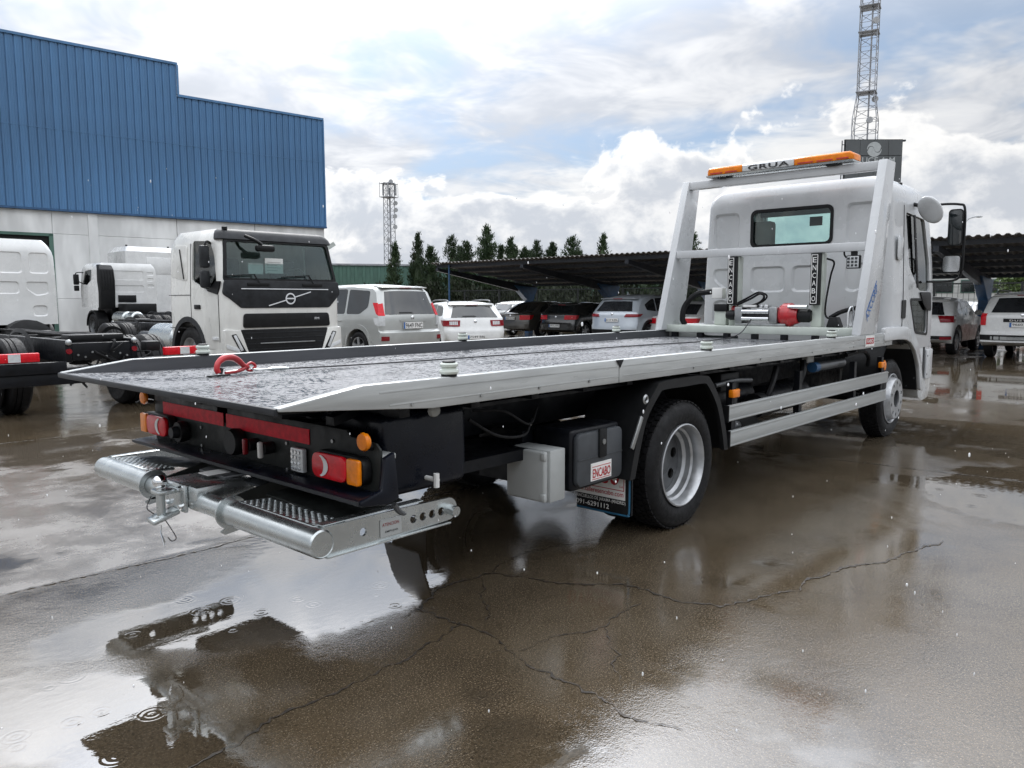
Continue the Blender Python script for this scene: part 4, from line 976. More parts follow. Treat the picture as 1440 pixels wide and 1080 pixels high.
for y, mt in ((-.16,'dark_red_lens'),(-.30,'white_plastic')):
    c_ = MB().lathe([(0,0),(.03,0),(.03,.05),(0,.05)], (-2.475,y,.78), (-1,0,0), 14).build('air_coupling', 'black_plastic', T); MB().box(-2.55,-2.526,y-.012,y+.012,.735,.815).build('coupling_cap', mt, c_, bev=.008)
pl_ = bx('plate_lamp', 'clear_lens', -2.50, -2.475, -.60, -.50, .70, .81, .006)
for i in range(3):
    for j in range(4): MB().cyl((-2.5,-.52-i*.028,.718+j*.025),(-2.506,-.52-i*.028,.718+j*.025),.008,8).build('led', 'chrome', pl_)
bx('reflector_strip', 'box_grey', -2.476, -2.4715, -.485, -.465, .71, .80, 0)
for y, z in ((.42,.80),(.42,.70),(-.43,.815),(-.43,.69),(-.8,.87),(.75,.80)): MB().cyl((-2.47,y,z),(-2.477,y,z),.009,8).build('bolt', 'steel', RB)
# tray below the lights
mm = MB(); mm.prism([(-2.46,1.01,.690),(-2.60,1.01,.683),(-2.60,1.01,.664),(-2.585,1.01,.655),(-2.46,1.01,.645)], (0,-2.17,0)); mm.build('bumper_tray', 'navy_tank', T, bev=.01)
mm = MB(); mm.prism([(-2.60,-1.165,.664),(-2.47,-1.165,.645),(-2.40,-1.165,.66),(-2.42,-1.165,.86),(-2.47,-1.165,.84),(-2.49,-1.165,.71),(-2.60,-1.165,.684)], (0,.03,0)); mm.build('tray_cheek', 'navy_tank', T, bev=.008)
bx('tray_lip', 'grey_plastic', -2.607, -2.601, -1.155, 1.01, .666, .682, 0)
for y0, y1 in ((-.55,-.40),(.42,.57)): bx('board_bracket', 'black_frame', -2.46, -2.20, y0, y1, .66, .92, .004)
mm = MB(); mm.prism([(-2.45,-.72,.93),(-2.45,-.78,.93),(-2.2,-.78,.99),(-2.2,-.72,.99)], (0,0,.04)); mm.build('board_stay', 'black_frame', T, smooth=False)
bx('tow_hook_block', 'black_frame', -2.47, -2.2, .12, .25, .84, 1.02, .01)
# --- galvanised under-run bar with steps and hitch
UB = MB().cyl((-2.76,.46,.54),(-2.76,-.40,.54),.048,28).build('under_run_bar', 'galvanised', T)
def sleeve(y0, y1): 
    n_ = 1 if y1 > y0 else -1
    MB().lathe([(0,.004),(.050,.004),(.052,0),(.058,.005),(.058,abs(y1-y0)-.008),(.052,abs(y1-y0)),(.050,abs(y1-y0)-.004),(0,abs(y1-y0)-.004)], (-2.76,y0,.54), (0,n_,0), 30).build('end_tube', 'galvanised', UB)
sleeve(.38, 1.03); sleeve(-.42, -1.13)
for y in (.375, -.415):
    mm = MB(); mm.lathe([(.05,0),(.076,0),(.076,.012),(.05,.012)], (-2.76,y,.54), (0,-1 if y < 0 else 1,0), 26, closed=True)
    mm.prism([(-2.77,y,.475),(-2.66,y,.475),(-2.66,y,.455),(-2.79,y,.44),(-2.81,y,.455)], (0,.012,0)); mm.build('collar', 'galvanised', UB)
for s, y0, y1 in ((1,.48,.98),(-1,-.48,-1.06)):
    ya, yb = min(y0,y1), max(y0,y1)
    tr = MB(); tr.prism([(-2.755,ya,.601),(-2.60,ya,.588),(-2.60,ya,.573),(-2.755,ya,.585)], (0,yb-ya,0)); tr = tr.build('step_tread', 'galvanised', UB, bev=.004)
    mm = MB(); k = 0
    yy = ya+.025
    while yy < yb-.02:
        for j in range(5):
            x = -2.735+j*.03+(.015 if k % 2 else 0); z = .5995-(x+2.755)*.0839
            if x > -2.61: continue
            mm.lathe([(.0085,0),(.007,.005),(.004,.005)], (x,yy,z-.001), (0,0,1), 7)
        yy += .024; k += 1
    o = mm.build('tread_teeth', 'galvanised', UB); o['kind'] = 'stuff'
    # side arm with row of holes
    ye = 1.03 if s > 0 else -1.085
    hl = [circ(-2.54,.535,.018,14)]+[circ(-2.27+k*.055,.532-.0*k,.019,14) for k in range(4)]
    out = [(-2.735,.595),(-2.30,.592)]+[(-2.06+.052*math.cos(R(a)), .535+.052*math.sin(R(a))) for a in range(80,-91,-17)]+[(-2.35,.478),(-2.735,.475)]
    MB().holed(out, hl, lambda u, v: (u, ye, v), (0,-.012 if s < 0 else .012,0)).build('side_arm', 'galvanised', UB)
    mm = MB(); mm.box(-2.73,-2.06,min(ye,ye+s*.03),max(ye,ye+s*.03),.470,.478); mm.box(-2.73,-2.2,min(ye,ye-s*.05),max(ye,ye-s*.05),.5955,.601); mm.build('arm_flange', 'galvanised', UB, bev=.002)
    MB().cyl((-2.055,ye+.01,.535),(-2.055,ye+(-.06 if s < 0 else .06),.53),.024,14).build('arm_pin', 'galvanised', UB)
    if s < 0:
        stk = MB().box(-2.455,-2.34,ye-.0155,ye-.0125,.49,.565).build('arm_sticker', 'box_grey', UB, smooth=False)
        letters('sticker_letters', 'ATENCION', 'dark_red_lens', UB, (-2.445,ye-.0155,.535), (1,0,0), (0,0,1), .09, .014, .005, lift=.001)
        letters('sticker_letters', 'EMPUJAR', 'black_print', UB, (-2.43,ye-.0155,.503), (1,0,0), (0,0,1), .07, .012, .005, lift=.001)
for y in (.30,-.36):
    hl = [circ(-2.35,.62,.02,12), circ(-2.24,.635,.016,12)]
    MB().holed([(-2.74,.585),(-2.42,.648),(-1.95,.75),(-1.95,.56),(-2.45,.50),(-2.74,.495)], [circ(-2.36,.58,.022,12),circ(-2.24,.60,.018,12)], lambda u, v: (u, y, v), (0,.014,0)).build('draw_plate', 'dark_board', UB)
MB().prism([(-2.72,.98,.588),(-2.60,.98,.588),(-2.28,.36,.605),(-2.55,.36,.60)], (0,0,-.008)).build('gusset_plate', 'dark_board', UB, smooth=False)
MB().prism([(-2.60,-.45,.60),(-2.60,-1.0,.588),(-2.25,-1.0,.60),(-2.20,-.45,.625)], (0,0,-.008)).build('gusset_plate', 'dark_board', UB, smooth=False)
# middle box and hitch jaw
MB().box(-2.85,-2.55,-.11,.22,.50,.615).build('hitch_box', 'galvanised', UB, bev=.010)
MB().prism([(-2.62,.16,.617),(-2.62,-.10,.617),(-2.15,-.26,.66),(-2.15,.28,.66)], (0,0,.012)).build('hitch_plate', 'dark_rim', UB, bev=.003)
MB().prism([(-2.56,-.14,.60),(-2.56,-.34,.60),(-2.2,-.36,.66),(-2.2,-.18,.66)], (0,0,.01)).build('hitch_plate', 'grey_plastic', UB, smooth=False)
MB().box(-2.72,-2.60,.03,.13,.6295,.6325).build('type_plate', 'white_print', UB, smooth=False)
MB().box(-2.87,-2.852,-.03,.16,.485,.62).build('jaw_plate', 'galvanised', UB, bev=.006)
MB().box(-2.97,-2.87,.02,.11,.575,.600).build('upper_jaw', 'galvanised', UB, bev=.010)
MB().prism([(-2.87,.015,.475),(-2.87,.115,.475),(-2.99,.115,.440),(-3.0,.015,.440)], (0,0,.024)).build('lower_jaw', 'galvanised', UB, bev=.008)
MB().cyl((-2.94,.065,.45),(-2.94,.065,.60),.020,16).build('hitch_pin', 'galvanised', UB)
MB().sphere((-2.94,.065,.635),.033,18,12).build('tow_ball', 'chrome', UB); MB().cyl((-2.94,.065,.598),(-2.94,.065,.62),.018,14).build('ball_neck', 'chrome', UB)
for y, z in ((.0,.51),(.14,.51),(.0,.60),(.14,.60)): MB().cyl((-2.87,y,z),(-2.886,y,z),.013,6).build('bolt', 'chrome', UB)
for y in (-.112,):
    for x, z in ((-2.80,.58),(-2.80,.53),(-2.80,.51)): MB().cyl((x,y,z),(x,y-.012,z),.010,6).build('bolt', 'chrome', UB)
MB().tube(curve([(-2.94,.05,.47),(-2.93,-.01,.42),(-2.92,-.035,.38),(-2.92,.01,.355),(-2.93,.03,.37)],8), .0022, 6).build('safety_wire', 'black_plastic', UB)
MB().tube(curve([(-2.96,.12,.56),(-2.97,.15,.50),(-2.95,.12,.47)],8), .0022, 6).build('safety_wire', 'black_plastic', UB)
MB().tube([(-2.95,.05,.43),(-2.955,.045,.40),(-2.96,.0,.34)], .003, 6).build('spring_clip', 'chrome', UB); MB().tube([(-2.95,.055,.43),(-2.95,.06,.40),(-2.94,.04,.345)], .003, 6).build('spring_clip', 'chrome', UB)
MB().tube(curve([(-2.38,-1.10,.62),(-2.33,-1.09,.57),(-2.22,-1.06,.545),(-2.05,-1.03,.545)],8), .013, 8).build('bent_stay', 'dark_rim', UB)

# --- cab shell: rounded sections, hollow, window openings cut out
FX = lambda z: 5.97-.02*(1.6-z)**2 if z < 1.6 else 5.97-.30*((z-1.6)/1.15)**1.6
def cab_sec(z, ins=0.0):
    k = max(0, z-2.55)/.235; sh = .15*k**3
    tum = max(0, z-1.5)*.045
    hw = 1.095-tum-sh-ins
    return [(x, y, z) for x, y in rrect(4.285+ins+sh*.55, FX(z)-ins-sh*.8, -hw, hw, .10, 5)]
zs = [.93,1.1,1.3,1.6,1.9,2.2,2.5,2.58,2.66,2.72,2.76,2.785]
sh_o = MB().loft([cab_sec(z) for z in zs]).mesh('cab_o')
zi = [.98,1.3,1.6,1.9,2.2,2.5,2.62,2.68]
sh_i = MB().loft([cab_sec(z, .045) for z in zi]).mesh('cab_i')
def cutx(poly, x0, x1): return MB().prism([(x0, y, z) for y, z in poly], (x1-x0,0,0)).mesh('c')
def cuty(poly, y0, y1): return MB().prism([(x, y0, z) for x, z in poly], (0,y1-y0,0)).mesh('c')
def recess(poly, depth=.022, slope=.032):
    c = sum((Vector(p) for p in poly), Vector((0,0)))/len(poly); inn = []
    for p in poly:
        d = Vector(p)-c; inn.append(c+d*(1-slope/max(.05,d.length)))
    return MB().loft([[(4.20, *(c+(Vector(p)-c)*1.3)) for p in poly],[(4.284, p[0], p[1]) for p in poly],[(4.285+depth, p[0], p[1]) for p in inn]]).mesh('r')
win_rear = rrect(-.455,.465,2.10,2.505,.06)
door_win = rpoly([(4.80,2.43),(5.52,2.40),(5.72,1.90),(5.74,1.58),(5.30,1.585),(4.93,1.84)], .06)
low_win = rpoly([(4.98,1.47),(5.64,1.47),(5.69,1.09),(5.22,1.13)], .07)
cut = [sh_i, cutx(win_rear, 4.0, 4.6), cuty(door_win, -1.6, -.8), cuty(door_win, .8, 1.6), cuty(low_win, -1.6, -.8),
       MB().prism([(5.3,y,z) for y, z in rpoly([(-.93,2.63),(.93,2.63),(1.0,1.55),(-1.0,1.55)], .08)], (1.2,0,0)).mesh('c')]
arch = [(4.57+.64*math.cos(R(a)), .52+.60*math.sin(R(a))) for a in range(180,-1,-12)]
cut += [cuty(arch, -1.3, -.6), cuty(arch, .6, 1.3)]
rec = [rpoly([(.95,2.51),(.62,2.51),(.62,2.06),(.95,2.06)], .07), rpoly([(-.60,2.52),(-.93,2.52),(-.93,2.06),(-.60,2.06)], .07),
       rpoly([(.95,1.86),(.60,1.86),(.60,1.55),(.72,1.55),(.95,1.72)], .07), rpoly([(.47,1.87),(.05,1.87),(.05,1.57),(.47,1.57)], .07), rpoly([(-.02,1.87),(-.40,1.87),(-.40,1.57),(-.02,1.57)], .07),
       rpoly([(-.61,1.88),(-.94,1.88),(-.94,1.70),(-.72,1.56),(-.61,1.58)], .07), rpoly([(.95,1.46),(.82,1.50),(.66,1.42),(.66,1.20),(.95,1.20)], .06), rpoly([(-.66,1.36),(-.94,1.50),(-.94,1.20),(-.66,1.20)], .05)]
cab_me = boolean(sh_o, cut+[recess(p) for p in rec], 'cab_shell')
CAB = ob('cab', cab_me, 'tow_paint', T)
# glass
MB().prism([(4.30,y,z) for y, z in win_rear], (.006,0,0)).build('rear_window', 'clear_glass', CAB)
MB().holed(rrect(-.47,.48,2.085,2.52,.07), [rrect(-.435,.445,2.12,2.485,.05)], lambda u, v: (4.281,u,v), (-.006,0,0)).build('window_seal', 'black_plastic', CAB)
for s in (-1, 1):
    MB().prism([(x, s*(1.075-max(0,z-1.5)*.045), z) for x, z in door_win], (0,-s*.006,0)).build('door_window', 'clear_glass', CAB, smooth=False)
MB().prism([(x, -1.082, z) for x, z in low_win], (0,.006,0)).build('kerb_window', 'tint_glass', CAB, smooth=False)
MB().holed([(x,z) for x, z in rpoly([(4.95,1.50),(5.67,1.50),(5.72,1.06),(5.20,1.10)], .07)], [low_win], lambda u, v: (u,-1.0965,v), (0,-.004,0)).build('window_seal', 'black_plastic', CAB, smooth=False)
mm = MB(); mm.prism([(5.60,y,z) for y, z in ((-.93,2.63),(.93,2.63))]+[(5.95,1.0,1.55),(5.95,-1.0,1.55)], (.006,0,0)); mm.build('windscreen', 'clear_glass', CAB, smooth=False)
mm = MB(); mm.box(5.50,5.56,-.93,.93,2.56,2.64); mm.build('sun_visor', 'interior', CAB, bev=.01)
# door details
mm = MB(); xs_ = lambda z: 1.097-max(0,z-1.5)*.045
mm.bar((5.235,-xs_(1.62)-.002,1.62),(5.10,-xs_(2.42)-.002,2.42),.05,.012,up=(0,1,0)); mm.build('window_divider', 'black_plastic', CAB, smooth=False)
for x0, x1, z0, z1 in ((4.70,4.704,.98,2.5),):
    mm = MB(); mm.bar((x0,-xs_(z0)-.001,z0),(x0,-xs_(1.5)-.001,1.5),.008,.004,up=(0,1,0)); mm.bar((x0,-xs_(1.5)-.001,1.5),(x0+.03,-xs_(2.5)-.001,2.5),.008,.004,up=(0,1,0)); mm.build('door_gap', 'black_frame', CAB, smooth=False)
MB().prism([(x,-1.098,z) for x, z in rrect(4.66,4.80,1.28,1.48,.02)], (0,-.006,0)).build('air_vent', 'black_plastic', CAB)
MB().prism([(x,-1.097,z) for x, z in rpoly([(5.30,1.57),(5.74,1.57),(5.80,1.35),(5.62,1.36),(5.45,1.44)],.04)], (0,-.012,0)).build('mirror_base', 'black_plastic', CAB, bev=.003)
letters('cab_badge', 'LF', 'box_grey', CAB, (4.92,-1.098,1.60), (1,0,0), (0,0,1), .14, .06, .01)
MB().prism([(x,-1.094,z) for x, z in rrect(4.42,4.60,1.90,2.16,.05)], (0,-.01,0)).build('side_marker_panel', 'tow_paint', CAB, bev=.008)
# wing, step, bumper below the cab
arch_o = [(3.98,1.20),(4.45,1.20),(4.75,1.19),(5.0,1.13),(5.22,.98),(5.38,.76),(5.50,.42)]
arch_i = [(5.38,.44),(5.28,.72),(5.12,.90),(4.92,1.01),(4.72,1.05),(4.45,1.06),(3.98,1.06)]
for s in (-1, 1):
    mm = MB(); mm.prism([(x, s*1.10, z) for x, z in rpoly(arch_o+arch_i,.03,2)], (0,s*.045,0)); mm.build('front_wing', 'tow_paint', CAB, bev=.012)
    mm = MB(); L = curve([(4.0,.62),(4.08,.86),(4.25,1.02),(4.5,1.06),(4.72,1.05),(4.92,1.01),(5.12,.90),(5.28,.72),(5.38,.44)],3)
    A = [mm.v((p.x,s*1.10,p.y)) for p in L]; Bv = [mm.v((p.x,s*.72,p.y)) for p in L]; mm.join(A,Bv,False); mm.build('wheel_housing', 'black_plastic', CAB)
    mm = MB(); mm.prism([(x, s*1.09, z) for x, z in rpoly([(5.385,.98),(5.95,.98),(5.99,.80),(5.99,.42),(5.90,.30),(5.66,.28),(5.52,.33),(5.45,.42),(5.40,.70)],.05)], (0,-s*.40,0)); mm.build('bumper_corner', 'tow_paint', CAB, bev=.015)
    MB().box(5.60,5.68,min(s*1.06,s*1.094),max(s*1.06,s*1.094),.56,.93).build('step_well', 'black_frame', CAB, bev=.01)
    mm = MB(); mm.prism([(x, s*1.092, z) for x, z in rrect(5.69,5.94,.54,.90,.03)], (0,s*.022,0)); pn = mm.build('step_panel', 'tow_paint', CAB, bev=.01)
    for z in (.60,.82): MB().cyl((5.72,s*1.114,z),(5.72,s*1.118,z),.010,8).build('panel_screw', 'black_plastic', pn)
MB().box(5.80,6.02,-.69,.69,.30,.95).build('front_bumper', 'tow_paint', CAB, bev=.04)
MB().box(5.96,6.0,-.85,.85,.96,1.45).build('front_grille', 'black_plastic', CAB, bev=.02)
# interior
MB().box(4.42,4.62,.22,.66,1.45,2.1).build('driver_seat', 'interior', CAB, bev=.05); MB().box(4.40,4.55,.28,.60,2.08,2.40).build('head_rest', 'interior', CAB, bev=.04)
MB().box(4.42,4.62,-.75,-.1,1.45,2.02).build('passenger_seat', 'interior', CAB, bev=.05)
MB().box(5.45,5.85,-.95,.95,1.15,1.58).build('dashboard', 'interior', CAB, bev=.05)
MB().box(4.306,4.312,-.34,-.20,2.30,2.40).build('window_label', 'black_print', CAB, smooth=False)
MB().box(4.34,5.9,-1.0,1.0,.99,1.03).build('cab_floor', 'interior', CAB, smooth=False)
MB().lathe([(0,0),(.03,0),(.03,.03),(0,.04)], (4.95,-.93,2.735), (0,0,1), 10).build('roof_marker', 'black_plastic', CAB)
# mirrors, right and left
for s in (-1, 1):
    MR = MB().tube(curve([(5.62,s*1.06,2.55),(5.76,s*1.16,2.585),(5.80,s*1.34,2.575),(5.80,s*1.40,2.52),(5.80,s*1.41,2.2),(5.80,s*1.405,1.85),(5.80,s*1.37,1.73),(5.76,s*1.26,1.695),(5.58,s*1.10,1.69)],6), .014, 10).build('mirror_arm', 'black_plastic', T)
    def shell(y0, y1, z0, z1, x, d, mt, name, r=.04):
        L = []
        for t_, k in ((0,1.0),(.5,.97),(.85,.8),(1,.5)):
            cy, cz = (y0+y1)/2, (z0+z1)/2
            L.append([(x+d*t_, cy+(y-cy)*k, cz+(z-cz)*k) for y, z in rrect(y0,y1,z0,z1,r)])
        return MB().loft(L).build(name, mt, MR, ang=50)
    ya, yb = sorted((s*1.245, s*1.40))
    shell(ya, yb, 2.10, 2.52, 5.76, .10, 'black_plastic', 'mirror_shell'); MB().prism([(5.759,y,z) for y, z in rrect(ya+.012,yb-.012,2.115,2.505,.035)], (-.003,0,0)).build('mirror_glass', 'dark_glass', MR, smooth=False)
    ya, yb = sorted((s*1.20, s*1.40))
    shell(ya, yb, 1.79, 2.0, 5.76, .10, 'black_plastic', 'mirror_shell'); MB().prism([(5.759,y,z) for y, z in rrect(ya+.012,yb-.012,1.805,1.985,.03)], (-.003,0,0)).build('mirror_glass', 'chrome', MR, smooth=False)
    mm = MB(); mm.sphere((0,0,0), 1, 18, 10, (.055,.135,.15)); me_k = mm.mesh('kerb_mirror'); 
    for v_ in me_k.vertices:
        if v_.co.x < -.012: v_.co.x = -.012-(.0 if abs(v_.co.x) < .02 else .004)
        v_.co.z += v_.co.y*s*-.25
    ob('kerb_mirror', me_k, 'tow_paint', MR, Matrix.Translation((5.05,s*1.23,2.46)) @ Matrix.Rotation(R(-22), 4, 'Y') @ Matrix.Rotation(R(12*s), 4, 'Z'))
    MB().cyl((5.1,s*1.03,2.54),(5.08,s*1.18,2.50),.022,8).build('kerb_mirror_arm', 'black_plastic', MR)
for o in UB.children:
    if o.name.split('.')[0] in ('jaw_plate','upper_jaw','lower_jaw','hitch_pin','tow_ball','ball_neck','safety_wire','spring_clip','bolt','hitch_box','type_plate'): o.location = (.045, -.075, .004)
# ------------------------------------------------------------------ parked cars (local x = forward from the rear bumper)
def make_car(name, label, loc, hdg, c):
    root = thing(name, label, 'car', (*loc, 0), R(hdg), c.get('group'))
    prof, W, belt, tum = c['prof'], c['W'], c['belt'], c['tum']; L = max(p[0] for p in prof); H = max(p[1] for p in prof)
    rw = c['rw']; xr, xf = c['axles']; zb = min(prof[0][1], prof[-1][1])+.0; ar = rw+.06
    bottom = [(prof[-1][0]-.15, zb-.04)]
    for xc in (xf, xr): bottom += [(xc+ar*math.cos(R(a)), max(zb-.04, rw+ar*math.sin(R(a)))) for a in range(-10 if False else 0, 181, 15)]
    bottom += [(prof[0][0]+.15, zb-.04)]
    # keep the arch foot on the sill line
    loop = prof+bottom; npf = len(prof)
    def wid(z):
        w = W if z >= .5 else W-(.5-z)*.12
        return w if z <= belt else W-(z-belt)*tum-.012
    def mod(p, f, body=True):
        x, z = p; a = abs(f)
        if body:
            k = max(0, (a-.45)/.55); ins = 1-math.sqrt(max(0, 1-k*k*.96))
            if x < L*.30: x += ins*c.get('rr', .20)*max(0, 1-x/(L*.30))
            elif x > L*.66: x -= ins*c.get('fr', .45)*(x-L*.66)/(L*.34)
            if z > belt: z -= (.045*a**3+.03*max(0, a-.9)*10)*min(1, (z-belt)/(H-belt))
        return (x, f*wid(z), z)
    fr = [-1,-.985,-.94,-.8,-.55,-.25,0,.25,.55,.8,.94,.985,1]
    mm = MB(); sl = [[mm.v(mod(p, f, i < npf)) for i, p in enumerate(loop)] for f in fr]
    for a, b in zip(sl, sl[1:]): mm.join(a, b)
    i0, i1 = c['ib']
    for s_ in (sl[0], sl[-1]):
        up = s_[i0:i1+1]; lo = s_[i1:]+s_[:i0+1]
        mm.face(up); mm.face(lo)
    body = mm.build('body', c['paint'], root, ang=38)
    rear = [p for p in prof[:c['irear']+1]]
    def xrz(z):
        for (xa, za), (xb, zb_) in zip(rear, rear[1:]):
            if za <= z <= zb_ or zb_ <= z <= za: return xa+(xb-xa)*((z-za)/(zb_-za) if abs(zb_-za) > 1e-6 else 0)
        return rear[-1][0]
    def patch(nm, mt, z0, z1, fa0, fb0, fa1, fb1, off=.008, par=None, n=8, mz=4):
        mm = MB(); rows = []
        for j in range(mz+1):
            t_ = j/mz; z = z0+(z1-z0)*t_; fa, fb = fa0+(fa1-fa0)*t_, fb0+(fb1-fb0)*t_
            row = []
            for i in range(n+1):
                f = fa+(fb-fa)*i/n; p = mod((xrz(z), z), f); row.append(mm.v((p[0]-off, p[1]*(1+.006*(abs(f) > .95)), p[2])))
            rows.append(row)
        for a, b in zip(rows, rows[1:]): mm.join(a, b, False)
        # rim back into the body so the piece has thickness
        ring_ = rows[0]+[r[-1] for r in rows[1:]]+rows[-1][::-1][1:]+[r[0] for r in rows[::-1][1:-1]]
        bk = [mm.v((v.co.x+off+.012, v.co.y*.995, v.co.z)) for v in ring_]; mm.join(ring_, bk)
        return mm.build(nm, mt, par or root, ang=40)
    def side(nm, mt, poly, off=.006, par=None, sides=(-1, 1)):
        o = None
        for s in sides:
            o = MB().prism([(x, s*(wid(z)+off), z) for x, z in poly], (0, -s*(off+.01), 0)).build(nm, mt, par or root, smooth=False)
        return o
    for k, poly in enumerate(c['side_win']): side('side_window', c['glass'], rpoly(poly, .06, 3))
    z0, z1, a, b = c['rear_win']
    rwn = patch('rear_window', c['glass'], z0, z1, -a, a, -b, b, .010, n=12)
    patch('wiper', 'black_plastic', z0+.02, z0+.05, -.05, .42, .0, .42, .018, rwn, 4, 1)
    if c.get('screen'):
        za, zb2, xa, xb = c['screen']
        mm = MB(); rows = []
        for j in range(3):
            t_ = j/2; rows.append([mm.v(mod((xa+(xb-xa)*t_+.012, za+(zb2-za)*t_), f)) for f in (-.88,-.5,0,.5,.88)])
        for p, q in zip(rows, rows[1:]): mm.join(p, q, False)
        mm.build('windscreen', c['glass'], root)
    for item in c['lamps']:
        z0, z1, f0, f1, f0b, f1b, mt = item[:7]; sd_ = item[7] if len(item) > 7 else 0
        for s in (-1, 1):
            a_, b_, c_, d_ = (f0, f1, f0b, f1b) if s > 0 else (-f1, -f0, -f1b, -f0b)
            o = patch('tail_light', mt, z0, z1, a_, b_, c_, d_, .016)
            if sd_:
                x0 = mod((xrz(z0), z0), 1)[0]; x1 = mod((xrz(z1), z1), 1)[0]
                side('light_wrap', mt, [(x0-.012,z0),(x0+sd_*.55,z0+(z1-z0)*.15),(x1+sd_,z1),(x1-.012,z1)], .010, o, (s,))
    z0, z1, hw_, txt = c['plate']
    p0 = mod((min(xrz(z0), xrz(z1)), z0), 0)
    pl = MB().box(p0[0]-.03, p0[0]-.012, -hw_, hw_, z0, z1).build('license_plate', 'white_print', root, smooth=False)
    MB().box(p0[0]-.0325, p0[0]-.0305, hw_-.045, hw_, z0, z1).build('plate_band', 'blue_print', pl, smooth=False)
    letters('plate_letters', txt, 'black_print', pl, (p0[0]-.0305, hw_-.06, z0+.02), (0,-1,0), (0,0,1), hw_*2-.08, (z1-z0)-.04, .005, lift=.0025)
    for z0, z1, f0, f1, mt, nm in c.get('trim', []): patch(nm, mt, z0, z1, f0, f1, f0, f1, .014, n=12, mz=2)
    for poly, mt, nm in c.get('side_trim', []): side(nm, mt, poly, .012)
    # wheels
    for xc in (xr, xf):
        for s in (-1, 1):
            w = bpy.data.objects.new('wheel', None); COL.objects.link(w); w.parent = root; w.location = (xc, s*(W-.02), rw)
            ob('tyre', car_tyre(rw), 'rubber', w, Matrix.Rotation(0 if s > 0 else math.pi, 4, 'Z')); ob('rim', car_rim(rw), c.get('rim', 'steel_rim'), w, Matrix.Rotation(0 if s > 0 else math.pi, 4, 'Z'))
    MB().box(.25, L-.3, -W*.9, W*.9, zb+.02, .55).build('underbody', 'dark_void', root, smooth=False)
    # small fittings
    for s in (-1, 1):
        xm, zm = c.get('mirror', (L*.66, belt+.06))
        MB().sphere((xm, s*(W+.10), zm), .1, 10, 6, (.7,1,.75)).build('door_mirror', c.get('mirror_mat', c['paint']), root)
        for xh in c.get('handles', (L*.36, L*.56)): MB().box(xh-.09, xh+.09, min(s*(W-.004), s*(W+.018)), max(s*(W-.004), s*(W+.018)), belt-.14, belt-.11).build('door_handle', c.get('handle_mat', c['paint']), root, bev=.006)
        if c.get('rails'):
            xa, xb = c['rails']; yr = wid(H)*.86
            MB().tube(curve([(xa,s*yr,H-.06),(xa+.12,s*yr,H+.02),((xa+xb)/2,s*yr,H+.035),(xb-.15,s*yr,H+.01),(xb,s*yr,H-.06)],5), .018, 8).build('roof_rail', c.get('rail_mat', 'dark_rim'), root)
    if c.get('badge'): MB().lathe([(0,0),(.04,0),(.045,.01),(.03,.018),(0,.018)], (xrz(c['badge'])-.004, 0, c['badge']), (-1,0,.15), 14).build('badge', 'chrome', root)
    if c.get('antenna'): MB().prism([(c['antenna'],0,H-.02),(c['antenna']+.2,0,H-.02),(c['antenna']+.06,0,H+.09)], (0,.02,0)).build('antenna', c['paint'], root)
    if c.get('aerial'): MB().tube([(c['aerial'],.0,H-.02),(c['aerial']-.12,.0,H+.22)], .006, 6).build('antenna', 'black_plastic', root)
    if c.get('spoiler'):
        x0, zt = c['spoiler']; w_ = wid(zt)*.9
        MB().prism([(x0-.10,-w_,zt-.02),(x0+.25,-w_,zt+.02),(x0+.25,-w_,zt-.04),(x0-.08,-w_,zt-.05)], (0,2*w_,0)).build('spoiler', c['paint'], root, bev=.01)
        MB().box(x0-.105,x0-.085,-.18,.18,zt-.042,zt-.022).build('brake_light', 'dark_red_lens', root, smooth=False)
    return root
_ct = {}
def car_tyre(r):
    k = ('t', round(r, 2))
    if k not in _ct: _ct[k] = MB().lathe([(r*.62,-.02),(r*.70,0),(r*.86,.005),(r*.95,-.01),(r,-.035),(r,-.18),(r*.95,-.205),(r*.62,-.20)], (0,0,0), (0,1,0), 32, closed=True).mesh('tyre')
    return _ct[k]
def car_rim(r):
    k = ('r', round(r, 2))
    if k not in _ct:
        mm = MB(); mm.lathe([(r*.64,-.02),(r*.645,.0),(r*.60,-.01),(r*.58,-.07)], (0,0,0), (0,1,0), 32); mm.lathe([(0,-.004),(r*.14,-.004),(r*.16,-.03)], (0,0,0), (0,1,0), 16)
        for i in range(5):
            a = 2*math.pi*i/5+.3; mm.bar((r*.1*math.cos(a),-.02,r*.1*math.sin(a)),(r*.61*math.cos(a),-.012,r*.61*math.sin(a)),.07*r/.33,.03,up=(0,1,0))
        _ct[k] = mm.mesh('rim')
    return _ct[k]

